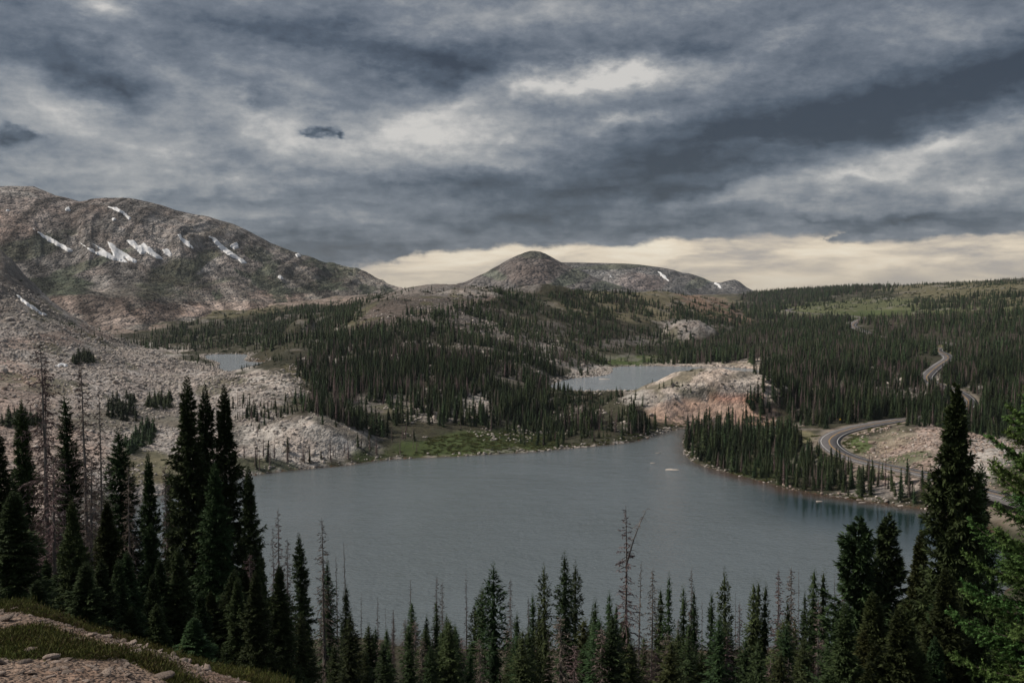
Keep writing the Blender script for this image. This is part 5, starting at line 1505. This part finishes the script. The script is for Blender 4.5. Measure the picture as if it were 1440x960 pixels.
mats_far = [M_bark, M_need_far]
def far_tree(seed, h, R, lod, **kw):
    t = make_tree(seed, 'live', h, R, lod, mat=M_need_far, **kw); return t
V2L = [far_tree(301 + i, 12, r, 2, power=p, hang=hg, sparse=.05) for i, (r, p, hg) in enumerate([(2.0, .85, .6), (1.65, .8, .7), (2.4, .95, .5), (1.4, .7, .8), (1.9, .85, .5)])]
V2D = [make_tree(321 + i, 'dead', 12, r * 1.15, 2, z0=z, full=f) for i, (r, z, f) in enumerate([(1.3, .15, 1.4), (1.0, .25, 1.0), (1.5, .08, 1.8)])]
J2L = [joined(t, 'spruce_tree') for t in V2L]; J2D = [joined(t, 'dead_tree') for t in V2D]
V3L = [far_tree(341 + i, 12, r, 3, power=p, hang=.6, sparse=.03) for i, (r, p) in enumerate([(2.1, .85), (1.7, .75), (2.5, .95), (1.5, .7)])]
V3D = [make_tree(361 + i, 'dead', 12, r, 3, z0=.1) for i, r in enumerate([1.4, 1.1])]
J3L = [joined(t, 'spruce_tree') for t in V3L]; J3D = [joined(t, 'dead_tree') for t in V3D]

# individuals: the largest ones in view, on the point, the near hill foot and the near left shore
LAB = {'point': ('spruce in the dense stand on the wooded point below the road', 'spruces on the wooded point', 'dead grey tree among the spruces on the wooded point', 'dead trees on the wooded point'),
       'hill': ('spruce in the stand at the foot of the central hill, across the lake', 'spruces at the foot of the central hill', 'dead grey tree at the foot of the central hill, across the lake', 'dead trees at the foot of the central hill'),
       'west': ('small spruce on the rocky knoll shore left of the central hill', 'small spruces around the rocky knoll', 'dead tree on the rocky knoll shore left of the central hill', 'dead trees around the rocky knoll'),
       'east': ('spruce on the near edge of the valley forest behind the road', 'spruces at the near edge of the valley forest', 'dead grey tree on the near edge of the valley forest behind the road', 'dead trees at the near edge of the valley forest'),
       'dome': ('spruce standing at the foot of the orange banked dome', 'spruces at the foot of the dome', 'dead tree at the foot of the orange banked dome', 'dead trees at the foot of the dome')}
size = hgt / cy
okr = np.isin(regn, list(LAB.keys())) & (cuu > 330) & (cuu < 1445) & (cvv < 760)
indiv = np.zeros(n, bool)
for dd, lim in ((False, 80), (True, 110)):
    c = np.where(okr & (isdead == dd))[0]
    c = c[np.argsort(-size[c])][:lim]
    indiv[c] = True
for i in np.where(indiv)[0]:
    L = LAB[regn[i]]
    if isdead[i]:
        o = link('dead_tree', J2D[int(rg.integers(len(J2D)))]); tag(o, L[2], 'dead tree', L[3])
    else:
        o = link('spruce_tree', J2L[int(rg.integers(len(J2L)))]); tag(o, L[0], 'spruce', L[1])
    o.location = (cx[i], cy[i], cz[i] - .25); o.rotation_euler = (0, 0, yaw[i])
    s = hgt[i] / 12; w = s * rg.uniform(.95, 1.35) ; o.scale = (w, w, s)
rest = ~indiv
for nm, dd in (('spruce_forest', False), ('dead_forest', True)):
    m = rest & (isdead == dd)
    near_ = cy[m] < 700
    nl2 = len(J2D if dd else J2L); nl3 = len(J3D if dd else J3L)
    k2 = m.sum()
    idx = np.where(near_, rg.integers(0, nl2, k2), nl2 + rg.integers(0, nl3, k2))
    s = hgt[m] / 12; w = s * rg.uniform(1.0, 1.5, k2) * np.clip(1 + (cy[m] - 700) / 2500, 1, 1.6)
    scatter_stuff(nm, np.c_[cx[m], cy[m], cz[m] - .25], np.c_[rg.normal(0, .05, k2), rg.normal(0, .05, k2), yaw[m]], np.c_[w, w, s], idx,
                  (J2D + J3D) if dd else (J2L + J3L))

# ---- krummholz thickets and low shrubs
def shrub_geo(seed, nblade=420):
    rng = np.random.default_rng(seed)
    B = rng.normal(0, 1, (nblade, 3)); B /= np.linalg.norm(B, axis=1)[:, None]; B[:, 2] = np.abs(B[:, 2])
    r = rng.uniform(.45, 1, nblade)[:, None] * (1 + .35 * np.sin(B[:, :1] * 5 + seed) * np.cos(B[:, 1:2] * 4))
    P0 = B * r * np.array([1, 1, .8])
    D = B + rng.normal(0, .35, B.shape) + [0, 0, .35]; D /= np.linalg.norm(D, axis=1)[:, None]
    sv = np.cross(D, rng.normal(0, 1, D.shape)); sv /= np.linalg.norm(sv, axis=1)[:, None]
    L = rng.uniform(.16, .34, (nblade, 1))
    V = np.stack([P0 - D * L * .4, P0 + sv * L * .22, P0 + D * L, P0 - sv * L * .22], 1).reshape(-1, 3)
    T = np.zeros((nblade, 4, 3)); T[..., 0] = rng.random(nblade)[:, None]; T[:, 2, 1] = .5
    return V, np.arange(nblade * 4).reshape(-1, 4), T.reshape(-1, 3)
SH = []
for i in range(4):
    V, f, T = shrub_geo(400 + i); SH.append(mesh_from('shrub', V, f, False, M_need_far, vcol=T))
SHG = []
M_grassy = foliage_material('low_green_plants', (.12, .14, .05), (.09, .105, .04), (.15, .165, .06), .2)
for i in range(3):
    V, f, T = shrub_geo(420 + i, 260); SHG.append(mesh_from('green_shrub', V, f, False, M_grassy, vcol=T))
THICK = [(PG((150, 585), (152, 565), (180, 558), (196, 562), (196, 594), (160, 592)), 'wide dark thicket of dwarf spruce on the grey scree'),
         (PG((204, 570), (215, 560), (244, 562), (246, 576), (210, 576)), 'smaller dark thicket of dwarf spruce right of the wide one'),
         (PG((100, 508), (110, 500), (126, 498), (134, 512), (104, 513)), 'lone dark dwarf spruce clump high on the boulder slope'),
         (PG((10, 585), (60, 590), (60, 602), (0, 600)), 'dark dwarf spruce mat at the left edge behind the snags'),
         (PG((175, 625), (205, 600), (220, 610), (215, 625), (180, 640)), 'dwarf spruce clump below the thickets by the gravel')]
for poly, lab in THICK:
    P_ = np.array(poly); gu = rg.uniform(P_[:, 0].min(), P_[:, 0].max(), 260); gv = rg.uniform(P_[:, 1].min(), P_[:, 1].max(), 260)
    ins = inside(gu, gv, poly); gu, gv = gu[ins][:95], gv[ins][:95]
    Vs, Fs, Ts, off = [], [], [], 0
    base = None
    for u, v in zip(gu, gv):
        t, s = ray(u, v); ys = np.arange(300, 900, 2.0); zz = bil(float(t) * ys, ys); hit = np.where(zz > float(s) * ys)[0]
        if not len(hit): continue
        Y = float(ys[hit[0]]); x = float(t) * Y; z = zz[hit[0]]
        if base is None: base = np.array([x, Y, z])
        V, f, T = shrub_geo(int(u * 7 + v), 70)
        sc_ = rg.uniform(1.0, 2.0)
        if rg.random() < .5:
            cgv, cgf, cgt = V3L[int(rg.integers(4))]['cg']
            off3 = 0
            for ff in (cgf if isinstance(cgf, list) else [cgf]):
                Fs.append((ff if ff.shape[1] == 4 else np.c_[ff, ff[:, 2]]) + off)
            hs_ = rg.uniform(.22, .5)
            Vs.append(cgv * [hs_ * 1.7, hs_ * 1.7, hs_] + np.array([x, Y, z]) - base); Ts.append(cgt); off += len(cgv)
        Vs.append(V * [sc_, sc_, sc_ * rg.uniform(.8, 1.3)] + np.array([x, Y, z]) - base); Fs.append(f + off); off += len(V); Ts.append(T)
    if Vs:
        FF = np.concatenate(Fs); tr_ = FF[:, 2] == FF[:, 3]
        tag(link('dwarf_spruce', mesh_from('dwarf_spruce', np.concatenate(Vs), [FF[~tr_], FF[tr_][:, :3]], False, M_need_far, vcol=np.concatenate(Ts)), loc=base), lab, 'dwarf spruce', 'dwarf spruce thickets on the scree')

def cand(nc, y0, y1, t0, t1):
    y = np.sqrt(rg.uniform(y0 ** 2, y1 ** 2, nc)); t = rg.uniform(t0, t1, nc); x = t * y
    z = bil(x, y); u, v = pix(x, y, z)
    return x, y, z, u, v
# low shrubs spread over the stony slopes
x, y, z, u, v = cand(90000, 330, 1900, -.56, .6)
q = fbm(x / 20 + 3, y / 20, 4, 4) + .4 * fbm(x / 7, y / 7, 2, 3)
sd = shore_sd(x, y); rdd, _ = seg_dist(x, y, road_coarse, False)
pr = .018 + .10 * sst(q, .10, .4)
pr = np.where(inside(u, v, PG((425, 480), (700, 400), (1050, 430), (940, 600), (700, 640), (360, 670), (330, 560))), pr * 2.2, pr)
pr = np.where(inside(u, v, PG((1100, 400), (1440, 385), (1440, 440), (1100, 445))), pr * .8, pr)
m = (rg.random(len(x)) < pr) & (sd > 1.5) & (rdd > 6.5)
k = m.sum(); s = rg.uniform(.5, 1.35, k) * np.clip(y[m] / 700, .7, 1.7)
scatter_stuff('dwarf_shrubs', np.c_[x[m], y[m], z[m] - .1], np.c_[np.zeros(k), np.zeros(k), rg.uniform(0, 6.28, k)], np.c_[s * 1.3, s * 1.3, s * .75], rg.integers(0, 4, k), SH)
# fresh green plants: lake shores, road verge
x, y, z, u, v = cand(160000, 300, 620, -.5, .6)
sd = shore_sd(x, y); rdd, _ = seg_dist(x, y, road_coarse, False)
q = fbm(x / 14, y / 14, 3, 4)
pr = .30 * sst(sd, 12, 2) * sst(q, -.3, .2) * (u > 540) + .22 * sst(rdd, 16, 7) * sst(q, -.1, .3) * (v < 680)
pr = np.where(inside(u, v, PG((598, 640), (598, 616), (690, 605), (790, 612), (780, 634), (700, 642))), .35, pr)
m = (rg.random(len(x)) < pr) & (sd > .8) & (rdd > 5.6)
k = m.sum(); s = rg.uniform(.35, .9, k)
scatter_stuff('green_ground_cover', np.c_[x[m], y[m], z[m] - .05], np.c_[np.zeros(k), np.zeros(k), rg.uniform(0, 6.28, k)], np.c_[s * 1.4, s * 1.4, s * .7], rg.integers(0, 3, k), SHG)

# ------------------------------------------------------------------ boulders
def rock_material(name, a, b, sc_):
    m, N = new_mat(name)
    pos = N.n('ShaderNodeTexCoord').outputs['Object']; oi = N.n('ShaderNodeObjectInfo')
    nn = N.noise(N.vm('ADD', pos, oi.outputs['Location']), sc_, 6, .6).outputs[0]
    c = N.ramp(nn, [(.32, a), (.66, b)])
    k = N.m('MULTIPLY_ADD', oi.outputs['Random'], .75, .62)
    c = N.vm('MULTIPLY', c, N.n('ShaderNodeCombineXYZ', ins={0: k, 1: k, 2: k}).outputs[0])
    finish(N, c, .93, nn, .6, .12)
    return m
M_rock = rock_material('pale_granite', (.28, .24, .21), (.50, .44, .39), 1.6)
M_rockp = rock_material('pinkish_rock', (.26, .195, .16), (.46, .36, .30), 1.6)
M_stone = rock_material('slope_stone', (.22, .165, .135), (.46, .37, .31), 9.0)
def rock_mesh(seed, mat, nseg=8, name='boulder'):
    rng = np.random.default_rng(seed)
    nr = 5
    V = [(0, 0, -.5)]
    for i in range(1, nr):
        ph = math.pi * i / nr - math.pi / 2
        for j in range(nseg):
            a = 2 * math.pi * j / nseg
            V.append((math.cos(a) * math.cos(ph), math.sin(a) * math.cos(ph), math.sin(ph)))
    V.append((0, 0, .9)); V = np.array(V, float)
    # planar cuts give angular faces
    for _ in range(9):
        nrm = rng.normal(0, 1, 3); nrm /= np.linalg.norm(nrm); d = rng.uniform(.5, .82)
        pr_ = V @ nrm; ov = np.maximum(pr_ - d, 0); V -= ov[:, None] * nrm
    V += rng.normal(0, .045, V.shape); V *= [1, rng.uniform(.65, .95), rng.uniform(.5, .8)]
    f4, f3 = [], []
    for j in range(nseg):
        f3.append((0, 1 + (j + 1) % nseg, 1 + j))
        l = 1 + (nr - 2) * nseg; f3.append((l + j, l + (j + 1) % nseg, len(V) - 1))
        for i in range(nr - 2):
            a = 1 + i * nseg
            f4.append((a + j, a + (j + 1) % nseg, a + nseg + (j + 1) % nseg, a + nseg + j))
    return mesh_from(name, V, [np.array(f4), np.array(f3)], False, mat)
RK = [rock_mesh(500 + i, M_rock) for i in range(5)] + [rock_mesh(510 + i, M_rockp) for i in range(4)]
x, y, z, u, v = cand(900000, 230, 1100, -.60, .6)
sd = shore_sd(x, y); rdd, _ = seg_dist(x, y, road_coarse, False)
q = fbm(x / 18, y / 18, 4, 1) + .5 * fbm(x / 6, y / 6, 2, 6)
pr = np.zeros(len(x))
bowl = inside(u, v, PG((-200, 380), (30, 400), (80, 440), (230, 498), (330, 526), (400, 520), (430, 500), (430, 545), (400, 590), (340, 640), (200, 680), (150, 760), (-300, 900)))
pr = np.where(bowl, .20 * sst(q, -.45, .25) + .02, pr)
pr = np.where(inside(u, v, PG((350, 660), (345, 630), (400, 590), (440, 580), (520, 600), (545, 640))), .22 * sst(q, -.2, .3) + .02, pr)
pr = np.where(inside(u, v, PG((1175, 618), (1250, 600), (1330, 604), (1440, 622), (1440, 700), (1320, 668), (1220, 645))), .30 * sst(q, -.3, .25) + .04, pr)
pr = np.where(inside(u, v, PG((900, 560), (1000, 516), (1100, 540), (1100, 566), (910, 566))), .08 * sst(q, -.1, .3) + .01, pr)
hillm = inside(u, v, PG((430, 480), (560, 455), (700, 450), (860, 500), (930, 600), (700, 640), (430, 620)))
pr = np.where(hillm, .16 * sst(q, .18, .42), pr)
pr = np.where(inside(u, v, PG((500, 450), (560, 412), (700, 402), (700, 440), (560, 465))), .05 * sst(q, -.1, .4) + .008, pr)
pr = np.where(inside(u, v, PG((560, 580), (640, 560), (700, 560), (700, 592), (560, 596))), .16, pr)
pr = np.where(inside(u, v, PG((1150, 560), (1180, 510), (1350, 520), (1440, 540), (1430, 556), (1300, 560))) & (q > .15), .10, pr)
pr = np.where((sd < 4.0) & (sd > -.6) & (y > 300), .10 + .35 * sst(q, -.1, .4), pr)
pr = np.where(inside(u, v, PG((780, 530), (860, 515), (862, 532), (790, 550))) & (sd > -.5), .25, pr)
m = (rg.random(len(x)) < pr) & (sd > -1.2) & (rdd > 6.2)
bx_, by_, bz_ = x[m], y[m], z[m]; bu, bv = u[m], v[m]; k = m.sum()
bs = np.exp(rg.normal(-.62, .42, k)); bs *= np.clip(by_ / 420, .75, 1.35); bs = np.clip(bs, .2, 3.2)
bs = np.where(shore_sd(bx_, by_) < 4, np.minimum(bs, 1.1), bs)
print('boulders', k)
pink = inside(bu, bv, PG((1100, 590), (1500, 590), (1500, 700), (1100, 700))) | (inside(bu, bv, PG((-200, 500), (70, 520), (60, 620), (100, 700), (-200, 800))))
ridx = np.where(pink & (rg.random(k) < .75), rg.integers(5, 9, k), rg.integers(0, 5, k))
inv = (bu > 0) & (bu < 1440) & (bv < 740)
ordr = np.where(inv)[0]; ordr = ordr[np.argsort(-(bs / by_)[ordr])][:260]
ind = np.zeros(k, bool); ind[ordr] = True
for i in ordr:
    o = link('boulder', RK[ridx[i]])
    o.location = (bx_[i], by_[i], bz_[i] + bs[i] * .15); o.rotation_euler = (rg.normal(0, .25), rg.normal(0, .25), rg.uniform(0, 6.28))
    o.scale = (bs[i], bs[i], bs[i] * .9)
    if bu[i] > 1100: tag(o, 'pinkish boulder on the rubble hump inside the road bend', 'boulder', 'boulders on the hump by the road')
    elif bu[i] > 560: tag(o, 'pale boulder on the slope or shore across the lake', 'boulder', 'boulders across the lake')
    elif bu[i] > 345 and bv[i] > 580: tag(o, 'pale boulder on the rocky knoll at the left shore', 'boulder', 'boulders on the rocky knoll')
    else: tag(o, 'pale angular boulder in the rubble bowl under the left mountain', 'boulder', 'boulders in the rubble bowl')
m = ~ind; k = m.sum()
scatter_stuff('boulder_field', np.c_[bx_[m], by_[m], bz_[m] + bs[m] * .12], np.c_[rg.normal(0, .3, k), rg.normal(0, .3, k), rg.uniform(0, 6.28, k)], np.c_[bs[m], bs[m], bs[m] * .9], ridx[m], RK)

# rocks standing in the lake
for (u, v, s, sx_, lab) in [(945, 660.5, 1.0, 3.4, 'long flat rock reef in the lake off the tip of the wooded point'), (1005, 708, .8, 1.6, 'rock at the waterline'), (925, 637, .5, 1.5, 'dark rock breaking the surface in the channel mouth'),
                            (918, 651, .45, 1.3, 'small dark rock breaking the surface, left of the reef'), (1152, 705, .8, 1.6, 'pale rock in the red shallows'), (1172, 695, .9, 1.9, 'pale boulder half submerged below the wooded point'),
                            (850, 533, .9, 4.5, 'low rocky islet in the far right lake'), (1212, 706.5, .6, 1.4, 'small pale rock just off the wooded shore'), (1272, 711, 1.0, 2.8, 'broad pale rock slab on the shore by the big spruces'),
                            (1258, 708, .9, 1.8, 'pale boulder left of the broad shore slab'), (1020, 606, .5, 1.4, 'tiny rock in the narrow channel')]:
    lev = RIGHT_Z if v < 560 else MAIN_Z
    if v == 708: continue
    px_, py_, pz_ = onplane(u, v, lev)
    o = link('lake_rock', RK[int(rg.integers(5))]); o.location = (px_, py_, lev + .02); o.scale = (sx_, sx_ * .6, s * .7)
    tag(o, lab, 'rock', 'rocks in the water')

# ------------------------------------------------------------------ the near slope: stones, gravel and green mat
def surf(nc, y0, y1, t0, t1):
    y = rg.uniform(y0, y1, nc); x = rg.uniform(t0, t1, nc) * y
    z = bil(x, y); u, v = pix(x, y, z); return x, y, z, u, v
x, y, z, u, v = surf(15000, 7.6, 15.5, -.60, -.12)
g = fbm(x / 1.6, y / 1.6, 4, 3); lip = y + g * 3.2 + .25 * (x + 6)
m = (rg.random(len(x)) < np.where(lip > 12.4, .10, .38)); k = m.sum()
s = np.exp(rg.normal(-4.35, .75, k))
ST = [rock_mesh(530 + i, M_stone, 7, 'stone') for i in range(6)]
big = np.argsort(-s)[:110]
isb = np.zeros(k, bool); isb[big] = True
X1, Y1, Z1, U1_, V1_ = x[m], y[m], z[m], u[m], v[m]
for i in big:
    if not (-5 < U1_[i] < 380 and V1_[i] < 965): isb[i] = False; continue
    o = link('stone', ST[int(rg.integers(6))]); ss = min(s[i], .075) * rg.uniform(.8, 1.3)
    o.location = (X1[i], Y1[i], Z1[i] + ss * .1); o.rotation_euler = (rg.normal(0, .3), rg.normal(0, .3), rg.uniform(0, 6.28)); o.scale = (ss * 1.3, ss, ss * .55)
    tag(o, 'loose flat stone on the bare pinkish slope in the lower left corner', 'stone', 'loose stones on the near slope')
mm = ~isb; k2 = mm.sum()
scatter_stuff('gravel', np.c_[X1[mm], Y1[mm], Z1[mm]], np.c_[rg.normal(0, .3, k2), rg.normal(0, .3, k2), rg.uniform(0, 6.28, k2)], np.c_[s[mm] * 1.2, s[mm], s[mm] * .6], rg.integers(0, 6, k2), ST)
for (u_, v_, sz, lab) in [(44, 917, .11, 'large flat grey stone leaning on the bare slope'), (186, 922, .10, 'pale rounded stone at the edge of the green mat'), (75, 926, .10, 'long flat stone, middle of the bare slope'),
                          (108, 902, .08, 'pale stone next to a grass clump near the lip'), (228, 953, .12, 'grey stone half buried at the right end of the slope'), (5, 872, .12, 'dark reddish stone at the left end of the lip')]:
    t, sl = ray(u_, v_); ys = np.arange(7, 16, .05); zz = bil(float(t) * ys, ys); hit = np.where(zz > float(sl) * ys)[0]
    Y = float(ys[hit[0]]) if len(hit) else 12.0
    o = link('stone', ST[int(rg.integers(6))]); o.location = (float(t) * Y, Y, gz(float(t) * Y, Y) + .02); o.scale = (sz * 1.4, sz, sz * .5); o.rotation_euler = (.1, -.2, rg.uniform(0, 6))
    tag(o, lab, 'stone')
# blades of the green mat
def tuft_mesh(seed, nb_=80, spread=.10, hh_=.085, mat=None):
    rng = np.random.default_rng(seed)
    B = np.c_[rng.normal(0, spread, (nb_, 2)), np.zeros(nb_)]
    D = np.c_[rng.normal(0, .55, (nb_, 2)), np.ones(nb_)]; D /= np.linalg.norm(D, axis=1)[:, None]
    L = rng.uniform(.4, 1, (nb_, 1)) * hh_; sv = np.cross(D, rng.normal(0, 1, D.shape)); sv /= np.linalg.norm(sv, axis=1)[:, None]
    V = np.stack([B - sv * .003, B + D * L * .5 + sv * .0045, B + D * L, B + D * L * .5 - sv * .0045], 1).reshape(-1, 3)
    T = np.zeros((nb_, 4, 3)); T[..., 0] = rng.random(nb_)[:, None]; T[:, 2, 1] = .6
    return mesh_from('tuft', V, np.arange(nb_ * 4).reshape(-1, 4), False, mat, vcol=T.reshape(-1, 3))
M_mat = foliage_material('creeping_green_mat', (.095, .112, .026), (.055, .055, .022), (.17, .18, .05), .35)
M_matb = foliage_material('brown_heath', (.085, .058, .030), (.05, .035, .022), (.12, .10, .04), .3)
TF = [tuft_mesh(600 + i, mat=M_mat) for i in range(4)] + [tuft_mesh(610 + i, mat=M_matb, nb_=60) for i in range(2)] + [tuft_mesh(620 + i, 110, .13, .14, M_mat) for i in range(2)]
x, y, z, u, v = surf(170000, 8, 21, -.62, .1)
g = fbm(x / 1.6, y / 1.6, 4, 3); lip = y + g * 4.2 + .25 * (x + 6)
pr = np.maximum(sst(lip, 11.4, 12.6) * .6, sst(g + .10 * sst(x, -7, -3.5), .08, .22) * .5)
m = rg.random(len(x)) < pr; k = m.sum()
tall = (lip[m] > 13.6) & (rg.random(k) < .3)
idx = np.where(tall, rg.integers(6, 8, k), np.where(rg.random(k) < .22, rg.integers(4, 6, k), rg.integers(0, 4, k)))
s = rg.uniform(.4, .85, k)
scatter_stuff('grass_and_heath', np.c_[x[m], y[m], z[m] - .01], np.c_[np.zeros(k), np.zeros(k), rg.uniform(0, 6.28, k)], np.c_[s, s, s], idx, TF)

# needle litter slope under the trees: low shrubs so no bare ground shows between trunks
x, y, z, u, v = surf(5200, 17, 75, -.62, .62)
k = len(x); s = rg.uniform(.3, .9, k) * np.clip(y / 40, .5, 1.4)
scatter_stuff('undergrowth', np.c_[x, y, z - .1], np.c_[np.zeros(k), np.zeros(k), rg.uniform(0, 6.28, k)], np.c_[s * 1.2, s * 1.2, s], rg.integers(0, 4, k), SH)
print('done')

# small yellow warning sign on the outer side of the bend
M_sy, N = new_mat('yellow_sign_paint'); finish(N, (.62, .40, .04), .5)
sx_, sy_, sz_ = onplane(1192, 599.5, -64.2)
sx_ -= 1.5; sy_ += 6.0
sg = bpy.data.objects.new('road_sign', None); COL.objects.link(sg); sg.location = (sx_, sy_, gz(sx_, sy_))
tag(sg, 'small yellow diamond warning sign on the outer edge of the road bend', 'road sign')
v_, f_ = tube([(0, 0, -.2), (0, 0, 1.2), (0, 0, 2.3)], [.05, .05, .05], 6)
link('post', mesh_from('post', v_, f_, True, M_grey), sg)
d_ = .55
Vd = np.array([(-d_, -.06, 2.2), (0, -.06, 2.2 - d_), (d_, -.06, 2.2), (0, -.06, 2.2 + d_), (-d_, -.08, 2.2), (0, -.08, 2.2 - d_), (d_, -.08, 2.2), (0, -.08, 2.2 + d_)])
link('panel', mesh_from('panel', Vd, np.array([(0, 3, 2, 1), (4, 5, 6, 7), (0, 1, 5, 4), (1, 2, 6, 5), (2, 3, 7, 6), (3, 0, 4, 7)]), False, M_sy), sg)

# ------------------------------------------------------------------ thin air between here and the far mountains
hz = bpy.data.materials.new('haze_air'); hz.use_nodes = True
hz.node_tree.nodes.clear(); N = NT(hz.node_tree)
pv = N.n('ShaderNodeVolumePrincipled', ins={'Color': (.80, .86, .93, 1), 'Density': 0.000035, 'Anisotropy': 0.1})
ho = N.n('ShaderNodeOutputMaterial'); N.l(pv.outputs[0], ho.inputs['Volume'])
x0, x1, y0, y1, z0, z1 = -5600, 5600, -60, 7800, -140, 262
V = np.array([(a, b, c) for a in (x0, x1) for b in (y0, y1) for c in (z0, z1)], float)
hzf = np.array([(0, 1, 3, 2), (4, 6, 7, 5), (0, 4, 5, 1), (2, 3, 7, 6), (0, 2, 6, 4), (1, 5, 7, 3)])
tag(link('haze', mesh_from('haze', V, hzf, False, hz)), kind='stuff')
